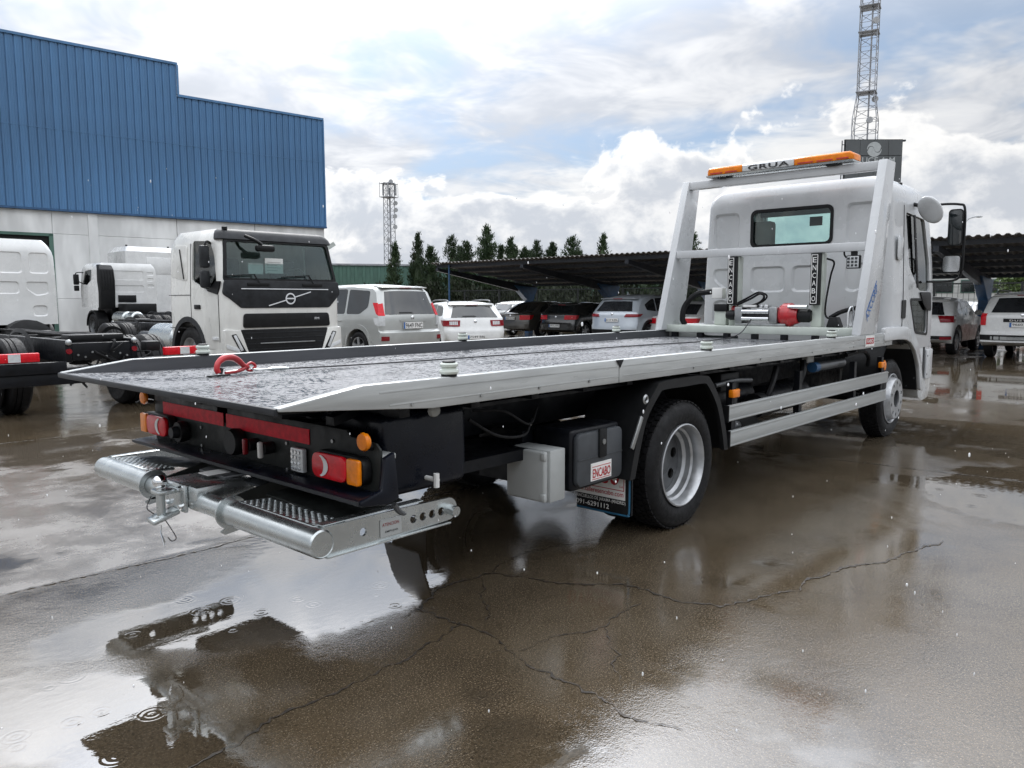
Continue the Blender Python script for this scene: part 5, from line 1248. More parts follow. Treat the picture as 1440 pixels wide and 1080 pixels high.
suv = dict(W=.935, belt=1.13, tum=.22, rw=.38, axles=(.98,3.77), paint='silver_paint', glass='dark_glass', rr=.16, fr=.4,
    prof=[(.10,.42),(.0,.46),(-.02,.60),(-.02,.74),(.06,.80),(.05,1.0),(.06,1.13),(.10,1.20),(.30,1.74),(.46,1.84),(1.3,1.895),(2.2,1.89),(2.75,1.84),(3.42,1.24),(3.5,1.13),(4.45,1.02),(4.66,.86),(4.72,.60),(4.66,.44)], ib=(6,14), irear=9,
    side_win=[[(.62,1.72),(1.42,1.76),(1.42,1.17),(.92,1.17),(.62,1.34)],[(1.50,1.77),(2.08,1.77),(2.12,1.17),(1.50,1.17)],[(2.20,1.77),(2.62,1.74),(3.15,1.24),(3.12,1.17),(2.22,1.17)]],
    rear_win=(1.17,1.72,.84,.80), lamps=[(1.14,1.44,.86,1.0,.88,1.0,'red_lens',.16),(.90,1.135,.855,1.0,.86,1.0,'clear_lens',.20),(.56,.66,.80,.98,.80,.98,'dark_red_lens')],
    plate=(.83,.98,.30,'9649 FNC'), trim=[(1.0,1.045,-.42,.42,'silver_paint','plate_hood'),(.40,.47,-.8,.8,'black_plastic','bumper_valance')], badge=1.09, mirror=(3.05,1.25), handles=(1.68,2.78),
    side_trim=[([(.98+.56*math.cos(R(a)), .38+.56*math.sin(R(a))) for a in range(-6,187,12)]+[(.98+.45*math.cos(R(a)), .38+.45*math.sin(R(a))) for a in range(186,-7,-12)],'silver_paint','wheel_flare'),([(3.77+.56*math.cos(R(a)), .38+.56*math.sin(R(a))) for a in range(-6,187,12)]+[(3.77+.45*math.cos(R(a)), .38+.45*math.sin(R(a))) for a in range(186,-7,-12)],'silver_paint','wheel_flare')], screen=(1.84,1.24,2.75,3.42), spoiler=(.40,1.83))
make_car('off_road_car', 'silver off-road car with tall tail lights parked right beside the facing truck cab', (7.82,10.6), 90, suv)
estate = dict(W=.90, belt=.98, tum=.30, rw=.315, axles=(.98,3.68), paint='white_paint', glass='dark_glass', rr=.24, fr=.5,
    prof=[(.12,.30),(.03,.36),(.0,.58),(.03,.66),(.10,.80),(.13,.98),(.16,1.02),(.52,1.36),(.72,1.43),(1.5,1.47),(2.2,1.45),(2.45,1.42),(3.25,1.02),(3.35,.98),(4.25,.80),(4.45,.66),(4.52,.48),(4.46,.32)], ib=(5,13), irear=8,
    side_win=[[(.62,1.30),(1.3,1.36),(1.3,1.02),(.52,1.06)],[(1.36,1.37),(2.05,1.37),(2.08,1.01),(1.36,1.01)],[(2.14,1.37),(2.42,1.35),(2.98,1.05),(2.98,1.01),(2.16,1.01)]],
    rear_win=(1.01,1.33,.80,.70), lamps=[(.76,.93,.52,1.0,.50,1.0,'dark_red_lens',.22),(.80,.90,.58,.84,.58,.84,'clear_lens')], plate=(.40,.51,.26,'7549 BBJ'), badge=.90, rails=(.7,2.6), aerial=.9, mirror=(2.95,1.08), screen=(1.41,1.04,2.45,3.22), spoiler=(.56,1.40),
    trim=[(.30,.36,-.6,.6,'grey_plastic','bumper_valance')])
make_car('estate_car', 'white estate car with roof rails between the silver off-roader and the carport', (11.35,12.0), 62, estate)
sedan = dict(W=.91, belt=.95, tum=.34, rw=.32, axles=(1.02,3.73), paint='brown_paint', glass='dark_glass', rr=.22, fr=.5, group='cars parked under the carport',
    prof=[(.10,.30),(.02,.36),(.0,.60),(.04,.68),(.06,.90),(.10,.95),(.50,1.0),(1.25,1.38),(1.6,1.45),(2.2,1.47),(2.55,1.43),(3.4,1.02),(3.5,.95),(4.5,.80),(4.72,.66),(4.77,.48),(4.7,.32)], ib=(5,12), irear=8,
    side_win=[[(.98,1.16),(1.36,1.36),(1.52,1.37),(1.5,1.0),(.90,1.02)],[(1.58,1.38),(2.2,1.38),(2.22,.99),(1.56,.99)],[(2.28,1.38),(2.52,1.36),(3.1,1.05),(3.1,.99),(2.3,.99)]],
    rear_win=(1.02,1.36,.80,.72), lamps=[(.72,.90,.56,1.0,.56,1.0,'red_lens',.22)], plate=(.72,.83,.26,'4837 GTN'), badge=.88, mirror=(3.05,1.04), screen=(1.42,1.04,2.57,3.36))
make_car('saloon_car', 'dark brown saloon car with red tail lights under the left end of the carport', (19.0,17.7), 0, sedan)
hatch = dict(sedan, W=.88, paint='dark_paint', prof=[(.10,.30),(.02,.36),(.0,.58),(.05,.64),(.08,.88),(.10,.96),(.14,1.0),(.50,1.32),(.68,1.38),(1.4,1.43),(2.0,1.42),(2.3,1.38),(3.1,1.0),(3.2,.96),(4.05,.82),(4.25,.66),(4.32,.48),(4.25,.32)], ib=(5,13), irear=8, belt=.96, axles=(.85,3.52),
    side_win=[[(.72,1.18),(1.0,1.31),(1.3,1.34),(1.3,1.0),(.72,1.02)],[(1.36,1.35),(1.95,1.35),(1.98,1.0),(1.36,1.0)],[(2.04,1.35),(2.25,1.33),(2.85,1.03),(2.85,1.0),(2.05,1.0)]],
    rear_win=(1.0,1.30,.78,.70), lamps=[(.76,.92,.48,1.0,.50,1.0,'red_lens',.14)], plate=(.46,.57,.26,'2915 JWK'), badge=.86, mirror=(2.8,1.06), screen=(1.37,1.02,2.3,3.08), spoiler=(.55,1.35))
make_car('hatchback_car', 'dark grey hatchback with red tail lights left of the pale silver crossover', (19.0,15.35), 0, hatch)
cross = dict(W=.92, belt=1.08, tum=.26, rw=.36, axles=(.93,3.63), paint='silver_blue_paint', glass='privacy_glass', rr=.24, fr=.45, group='cars parked under the carport',
    prof=[(.12,.34),(.02,.42),(.0,.62),(.06,.72),(.05,.98),(.10,1.08),(.14,1.12),(.42,1.46),(.58,1.58),(1.3,1.68),(2.0,1.68),(2.45,1.63),(3.2,1.16),(3.3,1.08),(4.3,.98),(4.52,.82),(4.55,.55),(4.48,.38)], ib=(5,13), irear=8,
    side_win=[[(.72,1.34),(1.15,1.52),(1.35,1.54),(1.35,1.12),(.80,1.16)],[(1.41,1.56),(2.05,1.57),(2.08,1.12),(1.41,1.12)],[(2.14,1.57),(2.42,1.55),(2.95,1.2),(2.95,1.12),(2.16,1.12)]],
    rear_win=(1.13,1.46,.80,.70), lamps=[(.94,1.04,.54,1.0,.60,1.0,'dark_red_lens',.25)], plate=(.78,.89,.26,'8117 KZR'), badge=1.03, mirror=(2.9,1.2), antenna=.95, spoiler=(.50,1.57), screen=(1.62,1.18,2.46,3.18), mirror_mat='black_plastic', rim='dark_rim',
    trim=[(.34,.52,-.97,.97,'black_plastic','bumper_valance')], side_trim=[([(.93+.49*math.cos(R(a)), .36+.49*math.sin(R(a))) for a in range(-6,187,12)]+[(.93+.42*math.cos(R(a)), .36+.42*math.sin(R(a))) for a in range(186,-7,-12)],'black_plastic','wheel_flare')])
make_car('crossover_car', 'pale silver crossover with narrow red tail lights under the carport, left of the headboard post', (17.0,11.33), 0, cross)
make_car('saloon_car', 'white saloon car seen between the headboard post and the tow truck cab', (18.0,9.73), 0, dict(sedan, paint='white_paint', glass='privacy_glass', plate=(.72,.83,.26,'6302 DKM')))
make_car('hatchback_car', 'white hatchback half hidden behind the dark brown saloon', (24.0,23.0), 0, dict(hatch, paint='white_paint', plate=(.46,.57,.26,'1180 HHC'), prof=[(x,z+.04*(z>1)) for x, z in hatch['prof']]))
juke = dict(cross, W=.88, paint='white_paint', belt=1.02, rw=.34, axles=(.80,3.33), glass='privacy_glass', group='white cars parked on the right',
    prof=[(.12,.36),(.03,.42),(.0,.62),(.06,.74),(.08,.95),(.12,1.02),(.18,1.08),(.55,1.44),(.72,1.52),(1.3,1.57),(1.8,1.56),(2.2,1.5),(2.85,1.1),(3.0,1.02),(3.8,.95),(4.05,.8),(4.12,.55),(4.05,.38)], ib=(5,13), irear=8,
    side_win=[[(.80,1.20),(1.1,1.40),(1.25,1.44),(1.25,1.08),(.85,1.10)],[(1.31,1.45),(1.75,1.46),(1.8,1.06),(1.31,1.06)],[(1.86,1.46),(2.15,1.43),(2.62,1.12),(2.62,1.06),(1.88,1.06)]],
    rear_win=(1.08,1.42,.78,.68), lamps=[(.88,1.06,.68,1.0,.60,1.0,'dark_red_lens',.26),(.42,.50,.70,.98,.70,.98,'dark_red_lens')], plate=(.60,.71,.26,'5526 JLM'), badge=.96, mirror=(2.55,1.12), screen=(1.49,1.12,2.22,2.83), mirror_mat='warm_white_paint', antenna=None, handles=(1.95,), rim='steel_rim', spoiler=(.62,1.5),
    side_trim=[([(.80+.47*math.cos(R(a)), .34+.47*math.sin(R(a))) for a in range(-6,187,12)]+[(.80+.40*math.cos(R(a)), .34+.40*math.sin(R(a))) for a in range(186,-7,-12)],'black_plastic','wheel_flare')])
make_car('crossover_car', 'white compact crossover with high red tail lights just right of the tow truck cab', (18.55,2.45), 0, juke)
dust = dict(juke, W=.91, paint='white_paint', belt=1.10, rw=.355, axles=(.82,3.49), rr=.16,
    prof=[(.10,.36),(.0,.42),(-.02,.62),(.05,.70),(.05,1.0),(.07,1.10),(.12,1.16),(.36,1.56),(.5,1.62),(1.2,1.68),(2.0,1.68),(2.4,1.62),(3.1,1.16),(3.2,1.10),(4.1,1.0),(4.3,.84),(4.34,.55),(4.28,.38)], ib=(5,13), irear=8,
    side_win=[[(.66,1.30),(.85,1.52),(1.25,1.55),(1.25,1.14),(.75,1.16)],[(1.31,1.56),(1.95,1.57),(1.98,1.13),(1.31,1.13)],[(2.04,1.57),(2.35,1.54),(2.88,1.18),(2.88,1.13),(2.06,1.13)]],
    rear_win=(1.16,1.53,.78,.72), lamps=[(.84,1.14,.87,1.0,.86,1.0,'red_lens',.10)], plate=(.80,.91,.26,'9660 JVN'), badge=1.10, mirror=(2.8,1.2), rails=(.55,2.4), rail_mat='dark_rim', spoiler=(.44,1.62), screen=(1.6,1.18,2.42,3.08),
    trim=[(.34,.60,-.99,.99,'black_plastic','bumper_valance'),(.48,.56,-.72,.72,'box_grey','skid_plate'),(.925,1.01,-.44,.44,'black_plastic','name_strip')],
    side_trim=[([(.82+.50*math.cos(R(a)), .355+.50*math.sin(R(a))) for a in range(-6,187,12)]+[(.82+.42*math.cos(R(a)), .355+.42*math.sin(R(a))) for a in range(186,-7,-12)],'black_plastic','wheel_flare')])
DU = make_car('off_road_car', 'white off-road car with black name strip across its tailgate at the right edge', (18.2,-.06), 0, dust)
letters('name_letters', 'DUSTER', 'white_print', DU, (.03,.26,.942), (0,-1,0), (0,0,1), .52, .045, .012, 1.3, lift=.008)
make_car('hatchback_car', 'white small car showing between the two white cars on the right', (27.0,3.0), 180, dict(hatch, paint='white_paint', group='white cars parked on the right', plate=(.46,.57,.26,'3471 HBF')))
# ------------------------------------------------------------------ chassis trucks and the facing cab (local x = forward)
def truck_wheel(par, x, yo, s, r=.5, w=.30, dual=False, mt='dark_rim'):
    W_ = bpy.data.objects.new('wheel', None); COL.objects.link(W_); W_.parent = par; W_.location = (x, yo, r)
    def tyre(y0):
        key = ('tt', r, w)
        if key not in _ct:
            _ct[key] = MB().lathe([(.29,-.02),(.34,0),(.43,.0),(.475,-.02),(r,-.05),(r,-.085),(r-.014,-.088),(r-.014,-.10),(r,-.103),(r,-.145),(r-.014,-.148),(r-.014,-.16),(r,-.163),(r,-w+.05),(.475,-w+.02),(.43,-w),(.29,-w+.02)], (0,0,0), (0,1,0), 40, closed=True).mesh('tyre')
        ob('tyre', _ct[key], 'rubber', W_, Matrix.Translation((0,y0,0)) @ Matrix.Rotation(0 if s > 0 else math.pi, 4, 'Z'))
    tyre(0)
    if dual: tyre(-s*.33)
    MB().lathe([(.295,-.02),(.30,-.004),(.285,-.01),(.26,-.08),(.22,-.10 if not dual else -.14),(.12,-.09 if not dual else -.14),(.11,-.02 if not dual else -.06),(0,-.01 if not dual else -.05)], (0,0,0), (0,s,0), 28).build('rim', mt, W_)
    return W_
def chassis(par, x0, x1, axles, lamps=True, w=1.22, r=.5):
    for s in (-1, 1):
        MB().box(x0+.05, x1, min(s*.36,s*.44), max(s*.36,s*.44), .72, 1.0).build('chassis_rail', 'black_frame', par, bev=.01)
        for x in axles: truck_wheel(par, x, s*w, s, r, dual=True)
        for x in axles: MB().box(x-.3,x+.3,min(s*.44,s*.6),max(s*.44,s*.6),.62,.70).build('spring_pack', 'black_frame', par, bev=.02)
        MB().lathe([(0,0),(.12,.01),(.16,.05),(.16,.75),(.12,.79),(0,.80)], (x0+2.6,s*.75,.68), (1,0,0), 18).build('air_tank', 'black_frame', par)
        MB().cyl((x0+.055,s*.40,.86),(x0+.03,s*.40,.86),.035,12).build('rear_reflector', 'dark_red_lens', par)
        MB().sphere((x0+.04,s*.40,.97),.04,8,6).build('frame_bolt', 'steel', par)
    for x in (x0+.1, x0+1.0, x0+2.2, x0+3.4): MB().box(x-.05,x+.05,-.36,.36,.74,.96).build('cross_member', 'black_frame', par, bev=.01)
    MB().box(x0+.2,x0+.5,-.34,.34,.97,1.06).build('cable_tray', 'black_plastic', par, bev=.02)
    rc = random.Random(int(x0*10)+3)
    for x in axles: MB().cyl((x,-.9,r),(x,.9,r),.09,14).build('axle', 'black_frame', par)
    for k in range(7):   # wiring, valves and brackets on and under the frame
        y = rc.uniform(-.5,.5); z = rc.uniform(.55,.95); xx = x0+rc.uniform(-.02,.1)
        MB().tube(curve([(xx,y,z),(xx-.03,y+rc.uniform(-.25,.25),z-rc.uniform(.02,.2)),(xx,y+rc.uniform(-.4,.4),z-rc.uniform(-.05,.1)),(xx+.3,y+rc.uniform(-.3,.3),z)],5), rc.uniform(.008,.016), 6).build('air_line', 'rubber', par)
    for k in range(6):
        y = rc.uniform(-.85,.85); z = rc.uniform(.62,1.02); xx = x0+rc.uniform(.3,3.2); d_ = rc.uniform(.05,.12)
        MB().box(xx-d_,xx+d_,y-d_,y+d_,z-d_*.7,z+d_*.7).build('valve_block', 'black_plastic', par, bev=.02)
    for k in range(8): MB().cyl((x0+.05,-.3+k*.085,.78+.03*(k % 3)),(x0+.035,-.3+k*.085,.78+.03*(k % 3)),.014,6).build('frame_bolt', 'steel', par)
    for x in axles:
        for s in (-1, 1):
            L_ = curve([(-.60,.75),(-.50,.98),(-.25,1.10),(0,1.13),(.25,1.10),(.50,.98),(.60,.75)],3); mm = MB()
            A = [mm.v((x+p.x,s*(w-.62),p.y)) for p in L_]; Bv = [mm.v((x+p.x,s*(w-.60),p.y-.05)) for p in L_]; mm.join(A,Bv,False); mm.build('guard_stay', 'black_plastic', par)
    for k in range(3): MB().tube(curve([(x0+.3,-.3+k*.15,1.0),(x0+1.0,-.2+k*.2,1.04),(x0+2.2,-.1+k*.1,1.03),(x0+3.2,.1+k*.1,1.06)],5), .018, 6).build('air_line', 'rubber', par)
    MB().tube(curve([(x0+.12,-.36,.93),(x0+.08,-.1,.88),(x0+.09,.2,.92),(x0+.12,.34,.86)],6), .012, 6).build('air_line', 'rubber', par)
    if lamps:
        for s in (-1, 1):
            lp = MB().box(x0-.06,x0+.02,s*1.0-.24,s*1.0+.24,.755,.865).build('tail_light', 'red_lens', par, bev=.012)
            MB().box(x0-.067,x0-.0605,s*1.0-.03 if s > 0 else s*1.0-.1,s*1.0+.1 if s > 0 else s*1.0+.03,.762,.858).build('reversing_segment', 'clear_lens', lp, smooth=False)
            MB().box(x0-.02,x0+.06,min(s*.45,s*1.2),max(s*.45,s*1.2),.60,.74).build('lamp_bracket', 'black_frame', par, bev=.01)
        MB().box(x0+.02,x0+.12,-1.2,1.2,.45,.60).build('under_run_beam', 'black_frame', par, bev=.015)
def rear_cab(par, x0, L, W, z0, z1, panels, paint='white_paint', slope=.18):
    """day cab seen from behind: hollow shell, pressed panels in the back wall, side windows"""
    def sec(z, ins=0):
        k = max(0, z-(z1-.30))/.30; sh = .14*k*k; fx = L+x0-(max(0, z-z0-.8)*slope)
        return [(x, y, z) for x, y in rrect(x0+ins+sh*.5, fx-ins-sh, -(W-sh-ins-max(0, z-z0-.7)*.04), W-sh-ins-max(0, z-z0-.7)*.04, .10, 4)]
    n = 8; zs_ = [z0+(z1-.3-z0)*k/n for k in range(n+1)]+[z1-.2,z1-.12,z1-.06,z1-.02,z1]
    o = MB().loft([sec(z) for z in zs_]).mesh('o'); i = MB().loft([sec(z, .05) for z in (z0+.05,z0+.8,z1-.45,z1-.18)]).mesh('i')
    cuts = [i]; zb = z0+.95
    swin = rpoly([(x0+.75,z1-.25),(x0+L-.55,z1-.30),(x0+L-.25,zb),(x0+L-.75,zb-.05),(x0+.78,zb+.15)], .06)
    cuts += [MB().prism([(x, -W-.3, z) for x, z in swin], (0,2*W+.6,0)).mesh('c'), MB().prism([(x0+L-.9,y,z) for y, z in rpoly([(-W+.15,z1-.35),(W-.15,z1-.35),(W-.12,zb),(-W+.12,zb)],.08)], (1.5,0,0)).mesh('c')]
    ac = [(x0+L*.42+.66*math.cos(R(a)), .50+.66*math.sin(R(a))) for a in range(180,-1,-15)]
    cuts += [MB().prism([(x,-W-.3,z) for x, z in ac], (0,.9,0)).mesh('c'), MB().prism([(x,W-.6,z) for x, z in ac], (0,.9,0)).mesh('c')]
    for poly in panels:
        c = sum((Vector(p) for p in poly), Vector((0,0)))/len(poly); inn = [c+(Vector(p)-c)*(1-.025/max(.05,(Vector(p)-c).length)) for p in poly]
        cuts.append(MB().loft([[(x0-.1,*(c+(Vector(p)-c)*1.3)) for p in poly],[(x0-.001,p[0],p[1]) for p in poly],[(x0+.018,p.x,p.y) for p in inn]]).mesh('r'))
    cab_ = ob('cab', boolean(o, cuts, 'cab_shell'), paint, par)
    for s in (-1, 1): MB().prism([(x, s*(W-.03-max(0,z-z0-.7)*.04), z) for x, z in swin], (0,-s*.006,0)).build('door_window', 'tint_glass', cab_, smooth=False)
    MB().box(x0+.1,x0+.5,-W+.2,W-.2,z0+.4,z1-.7).build('seat_row', 'interior', cab_, bev=.05)
    MB().box(x0+.06,x0+L-.1,-W+.06,W-.06,z0+.06,z0+.1).build('cab_floor', 'interior', cab_, smooth=False)
    for s in (-1, 1):
        MB().tube(curve([(x0+L-.4,s*(W-.05),z1-.35),(x0+L-.1,s*(W+.16),z1-.38),(x0+L-.1,s*(W+.20),z1-.7),(x0+L-.1,s*(W+.18),zb+.15),(x0+L-.4,s*(W-.02),zb)],6), .02, 8).build('mirror_arm', 'black_plastic', cab_)
        MB().box(x0+L-.16,x0+L-.02,min(s*(W+.06),s*(W+.26)),max(s*(W+.06),s*(W+.26)),z1-.85,z1-.42).build('mirror_shell', 'black_plastic', cab_, bev=.04)
        MB().box(x0+L-.155,x0+L-.025,min(s*(W+.07),s*(W+.25)),max(s*(W+.07),s*(W+.25)),z1-1.10,z1-.88).build('mirror_shell', 'black_plastic', cab_, bev=.03)
        truck_wheel(par, x0+L*.42, s*(W+.02), s)
        L_ = [(x0+L*.42+.64*math.cos(R(a)), .50+.64*math.sin(R(a))) for a in range(0,181,12)]
        mm = MB(); A = [mm.v((x,s*(W+.015),z)) for x, z in L_]; Bv = [mm.v((x,s*(W-.4),z)) for x, z in L_]; Cv = [mm.v((x0+L*.42+(x-x0-L*.42)*.90,s*(W+.015),.5+(z-.5)*.90)) for x, z in L_]; mm.join(A,Bv,False); mm.join(A,Cv,False); mm.build('wheel_housing', 'black_plastic', cab_)
    MB().box(x0+.3,x0+L-.2,-.6,.6,.5,z0+.06).build('engine', 'black_frame', par, bev=.05)
    return cab_
# chassis truck nearest, left edge of the photo
A1 = thing('chassis_truck', 'white bare-chassis truck with red tail lights at the left edge', 'truck', (-.53,7.0,0), R(90), 'new trucks on the yard')
chassis(A1, 0, 7.0, (1.25,))
pan = [rpoly([(y0,z0),(y1,z0),(y1,z1_),(y0,z1_)], .07) for y0, y1, z0, z1_ in ((-1.0,-.68,1.98,2.36),(-.58,-.2,1.98,2.36),(-.1,.3,1.98,2.36),(.42,.95,1.98,2.36),(-.52,-.1,1.62,1.84),(0,.42,1.62,1.84),(.52,.95,1.62,1.84),(-.95,-.70,1.22,1.42))]+[rpoly([(-.98,1.84),(-.62,1.84),(-.62,1.70),(-.78,1.58),(-.98,1.62)], .05)]
cA = rear_cab(A1, 5.05, 1.9, 1.13, 1.08, 2.58, pan)
MB().lathe([(0,0),(.3,.02),(.42,.1),(.42,.4),(0,.45)], (4.7,-.55,.75), (1,0,0), 20).build('air_filter', 'black_plastic', A1)
for s in (-1, 1):
    L_ = curve([(-.62,.45),(-.5,.85),(-.25,1.05),(0,1.1),(.25,1.05),(.5,.85),(.62,.45)],4); mm = MB()
    A = [mm.v((5.85+p.x*1.05,s*1.12,p.y)) for p in L_]; Bv = [mm.v((5.85+p.x*1.05,s*.7,p.y)) for p in L_]; mm.join(A,Bv,False); mm.build('mudguard', 'black_plastic', A1)
# second chassis truck further back, black air intake stack behind its cab
A2 = thing('chassis_truck', 'white chassis truck with black ribbed air intake behind its cab, near the concrete wall', 'truck', (8.78,23.2,0), R(90), 'new trucks on the yard')
chassis(A2, 0, 8.0, (1.3,2.65), lamps=False)
pan2 = [rpoly([(y0,z0),(y1,z0),(y1,z1_),(y0,z1_)], .08) for y0, y1, z0, z1_ in ((-.6,.72,2.35,2.72),(-1.0,-.72,2.30,2.44),(-1.0,-.72,2.04,2.18),(-1.0,-.72,2.54,2.68),(-.6,.66,1.86,2.14))]
cB = rear_cab(A2, 6.1, 2.0, 1.16, 1.25, 3.02, pan2)
mm = MB()
L = []
for x, z, w in ((6.08,1.2,.30),(6.02,1.9,.30),(6.0,2.3,.32),(6.08,2.75,.30),(6.3,2.95,.26)):
    L.append([(x-.14,.62,z),(x-.14,.62+w*1.85,z),(x+.14,.62+w*1.85,z),(x+.14,.62,z)])
mm.loft(L); IN = mm.build('air_intake', 'black_plastic', A2, bev=.03)
for k in range(5): MB().tube([(5.875,.66+.11*k,1.95),(5.855,.66+.11*k,2.3),(5.935,.66+.11*k,2.72)], .022, 6).build('intake_rib', 'black_plastic', IN)
MB().box(6.06,6.11,-.25,.45,1.46,1.74).build('lower_opening', 'black_plastic', cB, bev=.01)
MB().box(5.2,6.05,-.7,.5,1.0,1.40).build('tank', 'black_plastic', A2, bev=.04)
for x, y in ((4.6,.9),(4.0,.8)): MB().lathe([(0,0),(.2,.02),(.25,.08),(.25,1.0),(.2,1.06),(0,1.08)], (x-.6,y,.85), (1,0,0), 18).build('fuel_tank', 'galvanised', A2)
# white tall cab / box far behind, by the wall
A3 = thing('box_truck', 'white high-roof truck cab showing behind the other cabs near the concrete wall', 'truck', (11.4,33.0,0), R(90), 'new trucks on the yard')
mm = MB(); mm.loft([[(x,y,z) for x, y in rrect(0,2.2,-1.2,1.2,.12,4)] for z in (.9,2.2,3.5,3.75)]+[[(x,y,3.98) for x, y in rrect(.25,1.7,-1.05,1.05,.12,4)]]); mm.build('cab', 'white_paint', A3)
MB().prism([(-.02,-1.0,2.75),(-.02,.3,2.75),(-.02,.3,3.5),(-.02,-1.0,3.5)], (.03,0,0)).build('rear_panel', 'white_paint', A3, bev=.01)
for y in (-.9,1.0): MB().cyl((.4,y,3.9),(.4,y,4.05),.05,8).build('marker_lamp', 'black_plastic', A3)
for s in (-1, 1): truck_wheel(A3, 1.0, s*1.2, s); 
MB().box(-4.5,0,-.45,.45,.7,1.0).build('chassis_rail', 'black_frame', A3); 
for s in (-1, 1): truck_wheel(A3, -3.4, s*1.2, s, dual=True)

# ------------------------------------------------------------------ facing truck with black front panel; local x forward, front at x=0
V = thing('truck', 'white truck facing the camera with black grille and black visor beside the blue building', 'truck', (3.65,9.45,0), R(-90), 'new trucks on the yard')
HW = 1.25
def vfx(z): return 0 if z < 1.55 else -.22*((z-1.55)/1.2)**1.3
def vsec(z, ins=0):
    k = max(0, z-2.45)/.33; sh = .10*k*k
    hw = HW-sh-ins-max(0, z-1.6)*.05; rear = -2.15+ins+sh+max(0, z-2.45)*.25
    return [(x, y, z) for x, y in rrect(rear, vfx(z)-ins-sh*.8, -hw, hw, .16 if ins == 0 else .13, 5)]
zz = [.62,.9,1.2,1.55,1.9,2.2,2.45,2.55,2.65,2.72,2.76,2.785]
vo = MB().loft([vsec(z) for z in zz]).mesh('vo'); vi = MB().loft([vsec(z, .05) for z in (1.0,1.55,2.2,2.45,2.62,2.70)]).mesh('vi')
screen = rpoly([(-1.10,2.60),(1.10,2.60),(1.19,1.83),(-1.19,1.83)], .07)
dwin = rpoly([(-1.13,2.60),(-.45,2.56),(-.30,2.3),(-.18,1.62),(-.55,1.66),(-1.15,1.86)], .06)
vc = [vi, MB().prism([(-.9,y,z) for y, z in screen], (1.5,0,0)).mesh('c'), MB().prism([(x,-1.7,z) for x, z in dwin], (0,3.4,0)).mesh('c')]
va = [(-1.35+.68*math.cos(R(a)), .5+.68*math.sin(R(a))) for a in range(180,-1,-15)]
vc += [MB().prism([(x,-1.6,z) for x, z in va], (0,.9,0)).mesh('c'), MB().prism([(x,.7,z) for x, z in va], (0,.9,0)).mesh('c')]
VC = ob('cab', boolean(vo, vc, 'front_cab_shell'), 'warm_white_paint', V)
mm = MB(); a = [(-.20,y,z) for y, z in screen]
mm.prism([(vfx(z)-.03, y, z) for y, z in screen], (.006,0,0)); mm.build('windscreen', 'clear_glass', VC, smooth=False)
for s in (-1, 1): MB().prism([(x, s*(HW-.03-max(0,z-1.6)*.05), z) for x, z in dwin], (0,-s*.006,0)).build('door_window', 'clear_glass', VC, smooth=False)
MB().holed(screen, [rpoly([(-1.04,2.56),(1.04,2.56),(1.13,1.90),(-1.13,1.90)], .06)], lambda u, v: (vfx(v)+.002,u,v), (.004,0,0)).build('screen_border', 'black_plastic', VC, smooth=False)
MB().box(-1.9,-1.1,-1.1,1.1,1.3,1.9).build('bunk', 'interior', VC, bev=.05); MB().box(-.75,-.35,-1.1,1.1,1.3,1.80).build('dashboard', 'interior', VC, bev=.06)
for y in (-.6,.6): MB().box(-1.15,-.95,y-.25,y+.25,1.3,2.3).build('seat', 'interior', VC, bev=.06)
MB().tube([(-.62+.05*math.sin(a_), .62+.22*math.cos(a_), 1.92+.2*math.sin(a_)) for a_ in [2*math.pi*k/20 for k in range(20)]], .016, 6, closed=True).build('steering_wheel', 'interior', VC)
for y0, y1, z0, z1_ in ((-.66,-.36,1.98,2.18),(-.32,.06,2.0,2.28)): MB().box(-.13,-.126,y0,y1,z0,z1_).build('paper_sheet', 'paper', VC, smooth=False)
for k in range(4): MB().box(-.1258,-.1245,-.28,-.06+.07*(k % 2),2.05+k*.05,2.062+k*.05).build('print_line', 'box_grey', VC, smooth=False)
# dark visor over the screen
def vband(z, off):
    return [p for p in vsec(z, -off) if p[0] > -.42]
vb = [vband(2.585, .012), vband(2.60, .045), vband(2.68, .05), vband(2.74, .035), vband(2.775, .01)]
vb = [sorted(b_, key=lambda p: p[1]) for b_ in vb]; nmin = min(len(b_) for b_ in vb)
mm = MB(); rows = []
for b_, z in zip(vb, (2.585,2.60,2.68,2.745,2.78)):
    rows.append([mm.v((p[0], p[1], z)) for p in (b_ if len(b_) == nmin else b_[:nmin])])
for a_, c_ in zip(rows, rows[1:]): mm.join(a_, c_, False)
top = [mm.v((-.45, v_.co.y*.96, 2.772)) for v_ in rows[-1]]; mm.join(rows[-1], top, False)
bot = [mm.v((v_.co.x-.06, v_.co.y*.98, 2.585)) for v_ in rows[0]]; mm.join(bot, rows[0], False)
mm.build('sun_visor', 'grey_plastic', VC, ang=50)
# front panels
def fpanel(nm, mt, poly, d0, d1, bev=.01, par=VC): return MB().prism([(d0,y,z) for y, z in poly], (d1-d0,0,0)).build(nm, mt, par, bev=bev)
fpanel('front_panel', 'grey_plastic', rpoly([(-1.19,1.86),(1.19,1.86),(1.235,1.62),(.98,1.36),(-.90,1.36),(-1.235,1.62)],.04), -.05, .018)
MB().box(.018,.032,-.90,.95,1.70,1.717).build('chrome_strip', 'chrome', VC, smooth=False)
mm = MB(); mm.lathe([(.082,0),(.108,0),(.108,.016),(.082,.016)], (.018,.10,1.53), (1,0,0), 24, closed=True); mm.build('emblem_ring', 'chrome', VC)
mm = MB(); mm.bar((.026,-.36,1.40),(.026,.0,1.50),.014,.02); mm.bar((.026,.20,1.56),(.026,.55,1.66),.014,.02); mm.box(.02,.03,.02,.18,1.52,1.545); mm.build('emblem_bar', 'chrome', VC, smooth=False)
